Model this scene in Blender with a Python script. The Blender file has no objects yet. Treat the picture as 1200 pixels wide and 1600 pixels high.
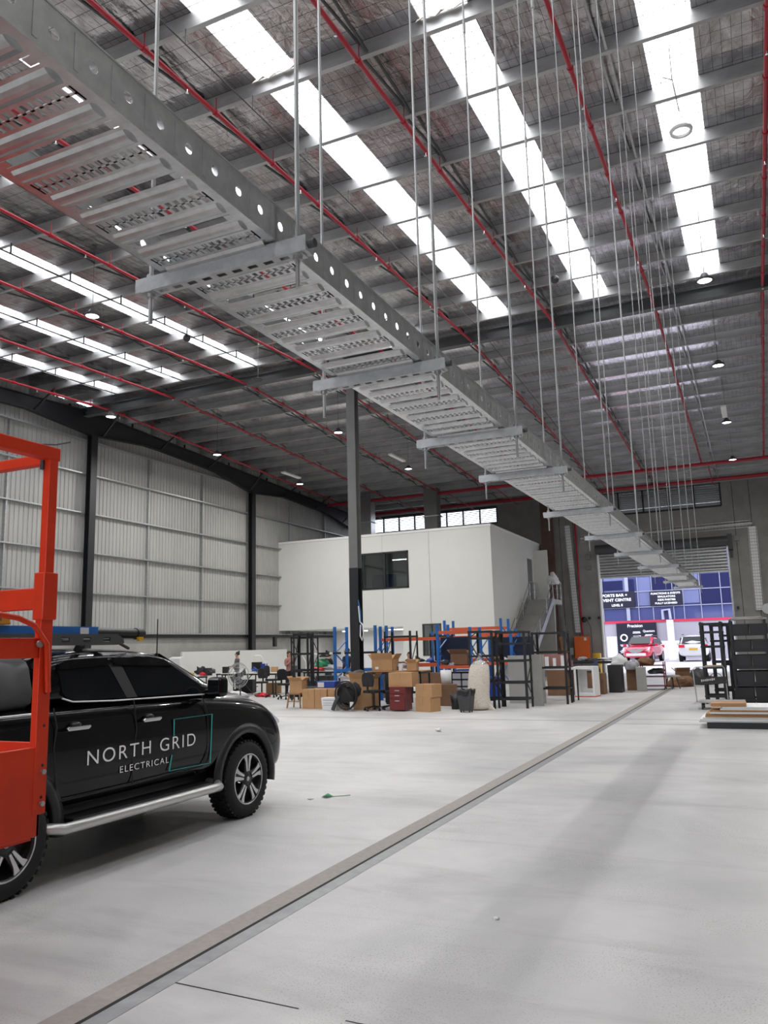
import bpy, math, random
from math import sin, cos, pi, radians, sqrt
from mathutils import Vector, Matrix
random.seed(7)
S = bpy.context.scene
COL = S.collection
# ------------------------------------------------------------------ camera, sky, daylight, exposure
cam_d = bpy.data.cameras.new('camera'); cam = bpy.data.objects.new('camera', cam_d); COL.objects.link(cam)
FPX = 1252.8
cam_d.sensor_fit = 'VERTICAL'; cam_d.sensor_height = 32.0; cam_d.lens = 32.0 * FPX / 1600.0
cam_d.clip_start = 0.05; cam_d.clip_end = 400
YAW, PITCH, ROLL, CAMH = 0.431051, 0.166768, -0.02644, 1.78
fw = Vector((-sin(YAW) * cos(PITCH), cos(YAW) * cos(PITCH), sin(PITCH)))
rt0 = Vector((cos(YAW), sin(YAW), 0)); up0 = rt0.cross(fw)
rt = cos(ROLL) * rt0 + sin(ROLL) * up0; up = -sin(ROLL) * rt0 + cos(ROLL) * up0
cam.matrix_world = Matrix(((rt.x, up.x, -fw.x, 0), (rt.y, up.y, -fw.y, 0), (rt.z, up.z, -fw.z, CAMH), (0, 0, 0, 1)))
S.camera = cam
S.view_settings.view_transform = 'Standard'; S.view_settings.look = 'None'
S.view_settings.exposure = 0.1; S.view_settings.gamma = 1.0; S.view_settings.use_curve_mapping = False
W = bpy.data.worlds.new('overcast_sky'); S.world = W; W.use_nodes = True
W.node_tree.nodes['Background'].inputs[0].default_value = (0.86, 0.90, 1.0, 1)
W.node_tree.nodes['Background'].inputs[1].default_value = 4.0
SKY_R = 6.2
def roof_z(y): return 11.30 - 0.045 * abs(y - 23.0)          # underside of the purlins
STRIPS = (-21.1, -18.2, -15.1, -12.15, -9.2, -6.26, -3.38, -0.45)
SW, SY0, SY1 = 0.74, -6.0, 22.15
def area_light(name, loc, rot, sx, sy, radiance, col=(1, 1, 1)):
    l = bpy.data.lights.new(name, 'AREA'); l.shape = 'RECTANGLE'; l.size = sx; l.size_y = sy
    l.energy = radiance * pi * sx * sy; l.color = col
    o = bpy.data.objects.new(name, l); COL.objects.link(o); o.location = loc; o.rotation_euler = rot
    return o
for _x in STRIPS:                                           # daylight above every rooflight strip
    _m = (SY0 + SY1) / 2
    area_light('rooflight_daylight', (_x, _m, roof_z(_m) + 0.62), (math.atan(0.045), 0, 0), SW + 0.3, SY1 - SY0, SKY_R, (1.0, 0.985, 0.99))
_o = area_light('door_daylight', (-4.5, -13.6, 3.0), (radians(90), 0, 0), 9, 5.5, .5, (0.95, 0.97, 1.0))

# ------------------------------------------------------------------ materials
def mat(name, col, rough=0.5, metal=0.0, **k):
    m = bpy.data.materials.new(name); m.use_nodes = True; nt = m.node_tree; b = nt.nodes['Principled BSDF']
    b.inputs['Base Color'].default_value = (*col, 1); b.inputs['Roughness'].default_value = rough; b.inputs['Metallic'].default_value = metal
    if 'coat' in k: b.inputs['Coat Weight'].default_value = k['coat']; b.inputs['Coat Roughness'].default_value = 0.04
    if 'emit' in k: b.inputs['Emission Color'].default_value = (*k.get('ecol', col), 1); b.inputs['Emission Strength'].default_value = k['emit']
    if 'spec' in k: b.inputs['Specular IOR Level'].default_value = k['spec']
    if 'var' in k:                                           # noise between col and col*(1-var)
        tc = nt.nodes.new('ShaderNodeTexCoord'); n = nt.nodes.new('ShaderNodeTexNoise'); n.inputs['Scale'].default_value = k.get('ns', 6)
        n.inputs['Detail'].default_value = 5; n.inputs['Roughness'].default_value = 0.65
        mp = nt.nodes.new('ShaderNodeMapping'); mp.inputs['Scale'].default_value = k.get('nsc', (1, 1, 1))
        r = nt.nodes.new('ShaderNodeValToRGB'); v = k['var']; c2 = k.get('col2', tuple(c * (1 - v) for c in col))
        r.color_ramp.elements[0].position = k.get('r0', 0.35); r.color_ramp.elements[1].position = k.get('r1', 0.65)
        r.color_ramp.elements[0].color = (*c2, 1); r.color_ramp.elements[1].color = (*col, 1)
        L = nt.links.new; L(tc.outputs['Object'], mp.inputs[0]); L(mp.outputs[0], n.inputs['Vector']); L(n.outputs['Fac'], r.inputs[0]); L(r.outputs[0], b.inputs['Base Color'])
        if 'bump' in k:
            bp = nt.nodes.new('ShaderNodeBump'); bp.inputs['Strength'].default_value = k['bump']; bp.inputs['Distance'].default_value = k.get('bd', 0.01)
            L(n.outputs['Fac'], bp.inputs['Height']); L(bp.outputs[0], b.inputs['Normal'])
    return m
def N(nt, t, **k):
    n = nt.nodes.new(t)
    for a, v in k.items():
        if a in n.inputs: n.inputs[a].default_value = v
        else: setattr(n, a, v)
    return n
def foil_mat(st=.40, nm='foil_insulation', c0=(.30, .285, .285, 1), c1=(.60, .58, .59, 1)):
    m = bpy.data.materials.new(nm); m.use_nodes = True; nt = m.node_tree; L = nt.links.new; b = nt.nodes['Principled BSDF']
    b.inputs['Metallic'].default_value = 1.0; b.inputs['Roughness'].default_value = 0.17
    tc = N(nt, 'ShaderNodeTexCoord')
    n1 = N(nt, 'ShaderNodeTexNoise', Scale=2.2, Detail=6.0, Roughness=0.6, Distortion=1.6)
    n2 = N(nt, 'ShaderNodeTexVoronoi', Scale=7.0); n2.feature = 'DISTANCE_TO_EDGE'
    mp = N(nt, 'ShaderNodeMapping'); mp.inputs['Scale'].default_value = (1.0, 0.55, 1)
    L(tc.outputs['Object'], mp.inputs[0]); L(mp.outputs[0], n1.inputs['Vector'])
    n3 = N(nt, 'ShaderNodeTexNoise', Scale=3.0, Detail=2.0)
    L(mp.outputs[0], n3.inputs['Vector'])
    mx = N(nt, 'ShaderNodeMix'); mx.data_type = 'VECTOR'; mx.inputs[0].default_value = 0.35
    L(mp.outputs[0], mx.inputs[4]); L(n3.outputs['Color'], mx.inputs[5]); L(mx.outputs[1], n2.inputs['Vector'])
    mm = N(nt, 'ShaderNodeMath', operation='MULTIPLY'); mm.inputs[1].default_value = 0.45; L(n2.outputs['Distance'], mm.inputs[0])
    ad = N(nt, 'ShaderNodeMath', operation='ADD'); L(n1.outputs['Fac'], ad.inputs[0]); L(mm.outputs[0], ad.inputs[1])
    # corrugation telegraphing through the blanket, ribs along y
    sx = N(nt, 'ShaderNodeSeparateXYZ'); L(tc.outputs['Object'], sx.inputs[0])
    def grid(axis, pitch, w):
        f = N(nt, 'ShaderNodeMath', operation='MULTIPLY'); f.inputs[1].default_value = 1 / pitch; L(sx.outputs[axis], f.inputs[0])
        g = N(nt, 'ShaderNodeMath', operation='FRACT'); L(f.outputs[0], g.inputs[0])
        h = N(nt, 'ShaderNodeMath', operation='LESS_THAN'); h.inputs[1].default_value = w / pitch; L(g.outputs[0], h.inputs[0]); return h
    gx, gy = grid(0, 0.15, 0.006), grid(1, 0.30, 0.009)
    mxx = N(nt, 'ShaderNodeMath', operation='MAXIMUM'); L(gx.outputs[0], mxx.inputs[0]); L(gy.outputs[0], mxx.inputs[1])
    cr = N(nt, 'ShaderNodeValToRGB'); cr.color_ramp.elements[0].position = .3; cr.color_ramp.elements[1].position = .7
    cr.color_ramp.elements[0].color = c0; cr.color_ramp.elements[1].color = c1
    L(n1.outputs['Fac'], cr.inputs[0])
    cm = N(nt, 'ShaderNodeMix'); cm.data_type = 'RGBA'; L(mxx.outputs[0], cm.inputs[0]); L(cr.outputs[0], cm.inputs[6]); cm.inputs[7].default_value = (.06, .055, .055, 1)
    L(cm.outputs[2], b.inputs['Base Color'])
    bp = N(nt, 'ShaderNodeBump'); bp.inputs['Strength'].default_value = st; bp.inputs['Distance'].default_value = 0.05
    L(ad.outputs[0], bp.inputs['Height']); L(bp.outputs[0], b.inputs['Normal'])
    return m
def rooflight_mat():
    m = bpy.data.materials.new('rooflight_sheet'); m.use_nodes = True; nt = m.node_tree; L = nt.links.new; nt.nodes.clear()
    out = N(nt, 'ShaderNodeOutputMaterial'); tr = N(nt, 'ShaderNodeBsdfTransparent'); tl = N(nt, 'ShaderNodeBsdfTranslucent'); ms = N(nt, 'ShaderNodeMixShader')
    tc = N(nt, 'ShaderNodeTexCoord'); sx = N(nt, 'ShaderNodeSeparateXYZ'); L(tc.outputs['Object'], sx.inputs[0])
    def grid(axis, pitch, w):
        f = N(nt, 'ShaderNodeMath', operation='MULTIPLY'); f.inputs[1].default_value = 1 / pitch; L(sx.outputs[axis], f.inputs[0])
        g = N(nt, 'ShaderNodeMath', operation='FRACT'); L(f.outputs[0], g.inputs[0])
        h = N(nt, 'ShaderNodeMath', operation='LESS_THAN'); h.inputs[1].default_value = w / pitch; L(g.outputs[0], h.inputs[0]); return h
    a, b2 = grid(0, 0.15, 0.010), grid(1, 0.30, 0.016)
    x = N(nt, 'ShaderNodeMath', operation='MAXIMUM'); L(a.outputs[0], x.inputs[0]); L(b2.outputs[0], x.inputs[1])
    cm = N(nt, 'ShaderNodeMix'); cm.data_type = 'RGBA'; L(x.outputs[0], cm.inputs[0]); cm.inputs[6].default_value = (.8, .8, .8, 1); cm.inputs[7].default_value = (.03, .027, .027, 1)
    L(cm.outputs[2], tr.inputs[0]); tl.inputs[0].default_value = (.8, .8, .8, 1)
    ms.inputs[0].default_value = 0.2; L(tr.outputs[0], ms.inputs[1]); L(tl.outputs[0], ms.inputs[2]); L(ms.outputs[0], out.inputs[0])
    return m
def glass_mat(name, tint=(.8, .85, .85), refl=0.12):
    m = bpy.data.materials.new(name); m.use_nodes = True; nt = m.node_tree; L = nt.links.new; nt.nodes.clear()
    out = N(nt, 'ShaderNodeOutputMaterial'); tr = N(nt, 'ShaderNodeBsdfTransparent'); gl = N(nt, 'ShaderNodeBsdfGlossy'); ms = N(nt, 'ShaderNodeMixShader')
    tr.inputs[0].default_value = (*tint, 1); gl.inputs['Roughness'].default_value = 0.02; ms.inputs[0].default_value = refl
    L(tr.outputs[0], ms.inputs[1]); L(gl.outputs[0], ms.inputs[2]); L(ms.outputs[0], out.inputs[0]); return m
def floor_mat():
    m = bpy.data.materials.new('polished_concrete'); m.use_nodes = True; nt = m.node_tree; L = nt.links.new; b = nt.nodes['Principled BSDF']
    tc = N(nt, 'ShaderNodeTexCoord'); n1 = N(nt, 'ShaderNodeTexNoise', Scale=0.35, Detail=8.0, Roughness=0.62, Distortion=0.4); L(tc.outputs['Object'], n1.inputs['Vector'])
    r1 = N(nt, 'ShaderNodeValToRGB'); r1.color_ramp.elements[0].position = .36; r1.color_ramp.elements[1].position = .62
    r1.color_ramp.elements[0].color = (.45, .452, .445, 1); r1.color_ramp.elements[1].color = (.61, .60, .585, 1); L(n1.outputs['Fac'], r1.inputs[0])
    n2 = N(nt, 'ShaderNodeTexNoise', Scale=90.0, Detail=3.0, Roughness=0.6); L(tc.outputs['Object'], n2.inputs['Vector'])
    n3 = N(nt, 'ShaderNodeTexNoise', Scale=0.8, Detail=4.0); L(tc.outputs['Object'], n3.inputs['Vector'])
    r2 = N(nt, 'ShaderNodeValToRGB'); r2.color_ramp.elements[0].position = .34; r2.color_ramp.elements[1].position = .44
    r2.color_ramp.elements[0].color = (.50, .49, .47, 1); r2.color_ramp.elements[1].color = (1, 1, 1, 1); L(n2.outputs['Fac'], r2.inputs[0])
    r3 = N(nt, 'ShaderNodeValToRGB'); r3.color_ramp.elements[0].position = .42; r3.color_ramp.elements[1].position = .6
    r3.color_ramp.elements[0].color = (0, 0, 0, 1); L(n3.outputs['Fac'], r3.inputs[0])
    mu = N(nt, 'ShaderNodeMix'); mu.data_type = 'RGBA'; mu.blend_type = 'MULTIPLY'; L(r3.outputs[0], mu.inputs[0]); L(r1.outputs[0], mu.inputs[6]); L(r2.outputs[0], mu.inputs[7])
    n4 = N(nt, 'ShaderNodeTexNoise', Scale=1.1, Detail=5.0, Roughness=.7, Distortion=.8); mp = N(nt, 'ShaderNodeMapping'); mp.inputs['Scale'].default_value = (.35, 1.5, 1); mp.inputs['Rotation'].default_value = (0, 0, .5)
    L(tc.outputs['Object'], mp.inputs[0]); L(mp.outputs[0], n4.inputs['Vector'])
    r4 = N(nt, 'ShaderNodeValToRGB'); r4.color_ramp.elements[0].position = .3; r4.color_ramp.elements[1].position = .5
    r4.color_ramp.elements[0].color = (.84, .83, .83, 1); r4.color_ramp.elements[1].color = (1, 1, 1, 1); L(n4.outputs['Fac'], r4.inputs[0])
    m2 = N(nt, 'ShaderNodeMix'); m2.data_type = 'RGBA'; m2.blend_type = 'MULTIPLY'; m2.inputs[0].default_value = 1; L(mu.outputs[2], m2.inputs[6]); L(r4.outputs[0], m2.inputs[7])
    L(m2.outputs[2], b.inputs['Base Color'])
    rr = N(nt, 'ShaderNodeMapRange'); rr.inputs[3].default_value = .42; rr.inputs[4].default_value = .6; L(n1.outputs['Fac'], rr.inputs[0]); L(rr.outputs[0], b.inputs['Roughness'])
    bp = N(nt, 'ShaderNodeBump'); bp.inputs['Strength'].default_value = .12; bp.inputs['Distance'].default_value = .004; L(n2.outputs['Fac'], bp.inputs['Height']); L(bp.outputs[0], b.inputs['Normal'])
    return m
M = {}
M['foil'] = foil_mat(); M['foil2'] = foil_mat(.20, 'brightened_foil_insulation', (.55, .53, .55, 1), (.85, .83, .87, 1)); M['rooflight'] = rooflight_mat(); M['floor'] = floor_mat()  # second foil is the same blanket, colour lightened to carry the doorway's reflection
M['glass'] = glass_mat('window_glass', (.62, .68, .68), .10); M['lens'] = glass_mat('clear_lens', (.85, .87, .9), .25)
M['galv'] = mat('galvanised_steel', (.50, .51, .51), .42, .75, var=.25, ns=14)
M['tray'] = mat('galvanised_tray', (.66, .67, .67), .24, .9, var=.2, ns=30)
M['purlin'] = mat('galvanised_purlin', (.48, .485, .48), .45, .7, var=.3, ns=3, nsc=(.3, 1, 1))
M['rail'] = mat('galvanised_rail', (.50, .51, .51), .5, .5, var=.2, ns=25)
M['zinc'] = mat('zinc_rod', (.45, .46, .46), .4, .8)
M['redpipe'] = mat('red_pipe_paint', (.36, .006, .02), .42, coat=.08)
M['liftred'] = mat('red_orange_enamel', (.64, .038, .007), .42, coat=.05, spec=.3, var=.12, ns=4)
M['black'] = mat('black_painted_steel', (.012, .013, .015), .45)
M['darkgrey'] = mat('dark_grey_paint', (.05, .052, .055), .5)
M['girder'] = mat('grey_girder_paint', (.085, .088, .09), .5)
M['plastic'] = mat('black_plastic', (.012, .012, .013), .4)
M['rubber'] = mat('tyre_rubber', (.010, .010, .010), .75, var=.3, ns=40, bump=.4)
M['wallsheet'] = mat('grey_wall_sheeting', (.41, .41, .395), .45, var=.1, ns=2, nsc=(1, 1, .2))
M['precast'] = mat('precast_concrete', (.29, .285, .27), .85, var=.2, ns=1.3, bump=.2)
M['dado'] = mat('dado_concrete', (.36, .355, .335), .8, var=.15, ns=1.5)
M['plaster'] = mat('painted_plasterboard', (.70, .705, .67), .7, var=.03, ns=1)
M['white'] = mat('white_paint', (.78, .78, .77), .5)
M['concrete2'] = mat('joint_mortar', (.36, .33, .30), .8, var=.15, ns=20)
M['steelplate'] = mat('steel_joint_strip', (.33, .34, .34), .5, .2, var=.2, ns=8)
M['slot'] = mat('joint_gap', (.02, .02, .02), .9)
M['chan'] = mat('galvanised_column_paint', (.19, .19, .185), .5, .3, var=.12, ns=2)
M['card'] = mat('corrugated_cardboard', (.47, .27, .13), .85, var=.12, ns=3)
M['card2'] = mat('dark_cardboard', (.22, .12, .065), .85, var=.2, ns=3)
M['wood'] = mat('timber', (.38, .20, .09), .6, var=.25, ns=5, nsc=(1, 8, 1))
M['blue'] = mat('blue_rack_paint', (.015, .13, .42), .45)
M['orange'] = mat('orange_rack_beam', (.62, .11, .04), .45)
M['orange2'] = mat('orange_enamel', (.72, .13, .015), .45)
M['yellow'] = mat('yellow_plastic', (.7, .4, .02), .4)
M['red'] = mat('red_plastic', (.62, .015, .03), .4)
M['green'] = mat('green_plastic', (.02, .22, .09), .5)
M['bluebin'] = mat('blue_plastic', (.02, .06, .33), .4)
M['clear'] = mat('translucent_grey_plastic', (.34, .34, .37), .35)
M['maroon'] = mat('maroon_drawer_laminate', (.16, .02, .02), .35)
M['beads'] = mat('cream_packing_beads', (.78, .70, .60), .8, var=.35, ns=45, r0=.35, r1=.55, bump=.6, bd=.02)
M['film'] = glass_mat('clear_plastic_film', (.75, .75, .78), .2)
M['carpaint'] = mat('gloss_black_car_paint', (.002, .002, .003), .25, coat=.55, spec=.08)
M['autoglass'] = mat('dark_tinted_glass', (.008, .009, .010), .1, spec=.3)
M['chrome'] = mat('bright_chrome', (.78, .78, .80), .14, 1.0)
M['alloy'] = mat('machined_alloy', (.62, .62, .63), .28, .8)
M['silver'] = mat('brushed_silver_step', (.62, .62, .60), .35, .7)
M['decal'] = mat('white_vinyl', (.9, .9, .9), .5); M['teal'] = mat('teal_vinyl', (.03, .45, .42), .5)
M['carred'] = mat('red_car_paint', (.60, .01, .05), .25, coat=1.0); M['carwhite'] = mat('white_car_paint', (.72, .72, .74), .25, coat=1.0)
M['skin'] = mat('skin', (.45, .24, .17), .6); M['hair'] = mat('dark_hair', (.012, .009, .007), .6)
M['clothblack'] = mat('black_cloth', (.012, .012, .014), .9); M['clothnavy'] = mat('navy_cloth', (.012, .018, .045), .9); M['clothgrey'] = mat('grey_cloth', (.09, .09, .09), .9)
M['clothblue'] = mat('denim', (.03, .05, .10), .9); M['clothpink'] = mat('dusty_pink_cloth', (.35, .17, .15), .9)
M['lamp'] = mat('lit_led_panel', (1, 1, 1), .5, emit=14.0, ecol=(1, .99, .97)); M['tube'] = mat('lit_tube', (1, 1, 1), .5, emit=7.0, ecol=(1, .98, .96))
M['facade'] = mat('blue_grey_facade_glass', (.055, .066, .20), .3, coat=.4); M['facade2'] = mat('pale_blue_facade_panel', (.15, .17, .33), .3)
M['navy'] = mat('navy_facade_panel', (.007, .009, .065), .3); M['signblack'] = mat('black_sign_panel', (.012, .012, .03), .4)
M['mull'] = mat('pale_mullion', (.34, .36, .48), .4); M['render'] = mat('pale_render_wall', (.36, .34, .40), .8); M['pink'] = mat('red_fascia_strip', (.55, .03, .08), .5)
M['asphalt'] = mat('pale_driveway_concrete', (.52, .50, .54), .8, var=.08, ns=1)
M['litsign'] = mat('white_sign_lettering', (.9, .9, .92), .5)
M['amber'] = mat('amber_plastic', (.55, .23, .02), .3); M['foliage'] = mat('green_scrap', (.02, .25, .08), .6)
M['paper'] = mat('paper', (.72, .72, .72), .7); M['screen'] = mat('screen', (.05, .07, .16), .2)
M['chair'] = mat('black_upholstery', (.015, .015, .017), .8)
M['brown'] = mat('brown_brick', (.11, .06, .045), .8, var=.2, ns=4)

# ------------------------------------------------------------------ mesh helpers
class MB:
    """collects shapes and links them as ONE mesh object"""
    def __init__(s): s.v = []; s.f = []; s.sm = []
    def add(s, vs, fs, smooth=False):
        b = len(s.v); s.v += [tuple(p) for p in vs]; s.f += [tuple(i + b for i in f) for f in fs]; s.sm += [smooth] * len(fs); return s
    def box(s, x0, y0, z0, x1, y1, z1):
        return s.add([(x0, y0, z0), (x1, y0, z0), (x1, y1, z0), (x0, y1, z0), (x0, y0, z1), (x1, y0, z1), (x1, y1, z1), (x0, y1, z1)],
                     [(0, 3, 2, 1), (4, 5, 6, 7), (0, 1, 5, 4), (1, 2, 6, 5), (2, 3, 7, 6), (3, 0, 4, 7)])
    def cbox(s, c, d, rz=0.0, tilt=0.0):
        m = Matrix.Translation(c) @ Matrix.Rotation(rz, 4, 'Z') @ Matrix.Rotation(tilt, 4, 'X'); t = MB().box(-d[0] / 2, -d[1] / 2, -d[2] / 2, d[0] / 2, d[1] / 2, d[2] / 2)
        return s.add([m @ Vector(p) for p in t.v], t.f)
    def bar(s, p, q, w, h=None):
        h = h or w; p, q = Vector(p), Vector(q); d = (q - p).normalized(); u = Vector((0, 0, 1)) if abs(d.z) < .95 else Vector((0, 1, 0))
        a = d.cross(u).normalized() * w / 2; b = a.cross(d).normalized() * h / 2
        vs = [o + i * a + j * b for o in (p, q) for i, j in ((-1, -1), (1, -1), (1, 1), (-1, 1))]
        return s.add(vs, [(0, 1, 2, 3), (7, 6, 5, 4), (0, 4, 5, 1), (1, 5, 6, 2), (2, 6, 7, 3), (3, 7, 4, 0)])
    def tube(s, pts, r, n=8, cap=True):
        pts = [Vector(p) for p in pts]; rs = r if isinstance(r, (list, tuple)) else [r] * len(pts); rings = []; a = None
        for i, p in enumerate(pts):
            d = (pts[min(i + 1, len(pts) - 1)] - pts[max(i - 1, 0)]).normalized()
            if a is None: a = d.cross(Vector((0, 0, 1)) if abs(d.z) < .9 else Vector((1, 0, 0))).normalized()
            else: a = (a - d * a.dot(d)).normalized()
            b = d.cross(a); rings.append([p + rs[i] * (cos(2 * pi * k / n) * a + sin(2 * pi * k / n) * b) for k in range(n)])
        vs = [v for g in rings for v in g]; fs = []
        for i in range(len(pts) - 1):
            for k in range(n): fs.append((i * n + k, i * n + (k + 1) % n, (i + 1) * n + (k + 1) % n, (i + 1) * n + k))
        s.add(vs, fs, n > 5)
        if cap: s.add(rings[0], [tuple(range(n))[::-1]]); s.add(rings[-1], [tuple(range(n))])
        return s
    def cyl(s, p, q, r, n=16, r2=None): return s.tube([p, q], [r, r if r2 is None else r2], n)
    def lathe(s, c, prof, n=24, axis='z'):
        vs = []
        for (r, z) in prof:
            for k in range(n):
                a = 2 * pi * k / n
                if axis == 'z': vs.append((c[0] + r * cos(a), c[1] + r * sin(a), c[2] + z))
                elif axis == 'x': vs.append((c[0] + z, c[1] + r * cos(a), c[2] + r * sin(a)))
                else: vs.append((c[0] + r * cos(a), c[1] + z, c[2] + r * sin(a)))
        fs = [(i * n + k, i * n + (k + 1) % n, (i + 1) * n + (k + 1) % n, (i + 1) * n + k) for i in range(len(prof) - 1) for k in range(n)]
        return s.add(vs, fs, True)
    def prism(s, poly, ax, a, b):
        def P(u, w, t): return {'x': (t, u, w), 'y': (u, t, w), 'z': (u, w, t)}[ax]
        n = len(poly); vs = [P(u, w, a) for u, w in poly] + [P(u, w, b) for u, w in poly]
        return s.add(vs, [tuple(range(n))[::-1], tuple(range(n, 2 * n))] + [(i, (i + 1) % n, n + (i + 1) % n, n + i) for i in range(n)])
    def ball(s, c, r, n=12, sz=1.0):
        return s.lathe(c, [(max(1e-4, r * sin(pi * i / (n // 2))), -r * sz * cos(pi * i / (n // 2))) for i in range(n // 2 + 1)], n)
    def holes(s, u0, u1, w0, w1, hs, put):
        """rectangle with rectangular holes; put(u0,w0,u1,w1) adds one cell"""
        us = sorted({u0, u1, *[h[0] for h in hs], *[h[1] for h in hs]}); ws = sorted({w0, w1, *[h[2] for h in hs], *[h[3] for h in hs]})
        for i in range(len(us) - 1):
            for j in range(len(ws) - 1):
                a, b = (us[i] + us[i + 1]) / 2, (ws[j] + ws[j + 1]) / 2
                if not any(h[0] < a < h[1] and h[2] < b < h[3] for h in hs): put(us[i], ws[j], us[i + 1], ws[j + 1])
        return s
    def build(s, name, m, parent=None, bev=0.0, seg=2, solid=0.0, sub=0):
        me = bpy.data.meshes.new(name); me.from_pydata(s.v, [], s.f); me.validate()
        if len(me.polygons) == len(s.sm): me.polygons.foreach_set('use_smooth', s.sm)
        import bmesh
        bm = bmesh.new(); bm.from_mesh(me); bmesh.ops.recalc_face_normals(bm, faces=bm.faces); bm.to_mesh(me); bm.free()
        me.materials.append(M[m] if isinstance(m, str) else m); o = bpy.data.objects.new(name, me); COL.objects.link(o)
        if parent: o.parent = parent
        if solid: q = o.modifiers.new('s', 'SOLIDIFY'); q.thickness = solid
        if sub: q = o.modifiers.new('u', 'SUBSURF'); q.levels = q.render_levels = sub
        if bev: q = o.modifiers.new('b', 'BEVEL'); q.width = bev; q.segments = seg; q.limit_method = 'ANGLE'
        return o
def tag(o, label=None, cat=None, group=None, kind=None):
    for k, v in (('label', label), ('category', cat), ('group', group), ('kind', kind)):
        if v: o[k] = v
    return o
def thing(name, loc, label, cat, group=None, rz=0.0):
    o = bpy.data.objects.new(name, None); o.empty_display_size = .1; COL.objects.link(o); o.location = loc; o.rotation_euler = (0, 0, rz)
    return tag(o, label, cat, group)
def struct(mb, name, m, **k): return tag(mb.build(name, m, **k), kind='structure')
def dup(o, loc=None, rz=None, label=None, parent=None):
    c = o.copy(); COL.objects.link(c)
    if parent: c.parent = parent
    if loc is not None: c.location = loc
    if rz is not None: c.rotation_euler = (0, 0, rz)
    if label: c['label'] = label
    for ch in o.children: dup(ch, parent=c)
    return c
def lettering(txt, width, height, place, m, name, parent=None, depth=.004, shear=0.0, align='LEFT', bold=0.0, sp=1.0):
    """text as a mesh; place(u, v, w) gives the world point of (along, up, out)"""
    c = bpy.data.curves.new(name, 'FONT'); c.body = txt; c.size = 1; c.extrude = 0.5; c.shear = shear; c.offset = bold; c.space_character = sp
    t = bpy.data.objects.new('tmp', c); COL.objects.link(t); dg = bpy.context.evaluated_depsgraph_get()
    me = bpy.data.meshes.new_from_object(t.evaluated_get(dg)); bpy.data.objects.remove(t); bpy.data.curves.remove(c)
    xs = [v.co.x for v in me.vertices]; ys = [v.co.y for v in me.vertices]; x0, x1, y0, y1 = min(xs), max(xs), 0.0, max(ys)
    for v in me.vertices:
        v.co = Vector(place((v.co.x - x0) / (x1 - x0) * width, (v.co.y - y0) / (y1 - y0) * height, (v.co.z + .5) * depth))
    me.name = name; me.materials.clear(); me.materials.append(M[m]); o = bpy.data.objects.new(name, me); COL.objects.link(o)
    if parent: o.parent = parent
    return o
def bake(o):
    """apply an object's modifiers to its mesh"""
    dg = bpy.context.evaluated_depsgraph_get(); me = bpy.data.meshes.new_from_object(o.evaluated_get(dg)); o.modifiers.clear(); o.data = me
    return o

# ------------------------------------------------------------------ the hall
WX, BY, EX, FY = -23.4, 47.5, 9.0, -14.0       # left wall, back wall, right wall, wall behind the camera
struct(MB().box(WX - .3, FY - .3, -.3, EX + .3, BY + .3, 0), 'floor', 'floor')
struct(MB().box(-3.40, FY, 0, -3.225, BY, .002), 'trim_1', 'concrete2')
struct(MB().box(-3.225, FY, .0, -3.195, BY, .0015), 'trim_2', 'slot')
struct(MB().box(-3.195, FY, 0, -3.08, BY, .002), 'trim_3', 'steelplate')
struct(MB().box(WX, 18.95, 0, -3.4, 18.99, .001), 'trim_4', 'slot')
struct(MB().box(-3.08, 18.45, 0, EX, 18.48, .001).box(-3.08, 19.5, 0, EX, 19.52, .001), 'trim_5', 'slot')
struct(MB().add([(-3.08, 3.80, .001), (-2.28, 3.77, .001), (-2.28, 3.78, .001), (-3.08, 3.812, .001)], [(0, 1, 2, 3)]).add([(-2.0, 3.74, .001), (-1.6, 3.73, .001), (-1.6, 3.738, .001), (-2.0, 3.75, .001)], [(0, 1, 2, 3)]), 'trim_6', 'slot')
# roof: foil blanket panels above the purlins, rooflight strips on the near slope
rf = MB(); EDG = []
xs = [WX] + [e for x in STRIPS for e in (x - SW / 2, x + SW / 2)] + [EX]
PD = 0.27
def slab(mb, x0, x1, y0, y1, t=.05):
    a, b = roof_z(y0) + PD, roof_z(y1) + PD
    mb.add([(x0, y0, a), (x1, y0, a), (x1, y1, b), (x0, y1, b), (x0, y0, a + t), (x1, y0, a + t), (x1, y1, b + t), (x0, y1, b + t)],
           [(0, 3, 2, 1), (4, 5, 6, 7), (0, 1, 5, 4), (1, 2, 6, 5), (2, 3, 7, 6), (3, 0, 4, 7)])
for i in range(0, len(xs), 2): slab(rf, xs[i], xs[i + 1], FY, SY1)
for x in STRIPS: slab(rf, x - SW / 2, x + SW / 2, FY, SY0)
slab(rf, WX, EX, SY1, 23.0)
struct(rf, 'ceiling', 'foil')
rf = MB(); slab(rf, WX, EX, 23.0, BY + .3); struct(rf, 'ceiling', 'foil2')  # far slope: same foil, its reflected brightness partly put into the colour
for i, x in enumerate(STRIPS):
    m = MB(); slab(m, x - SW / 2, x + SW / 2, SY0, SY1, .01); struct(m, 'window_%d' % (i + 1), 'rooflight')
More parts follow.
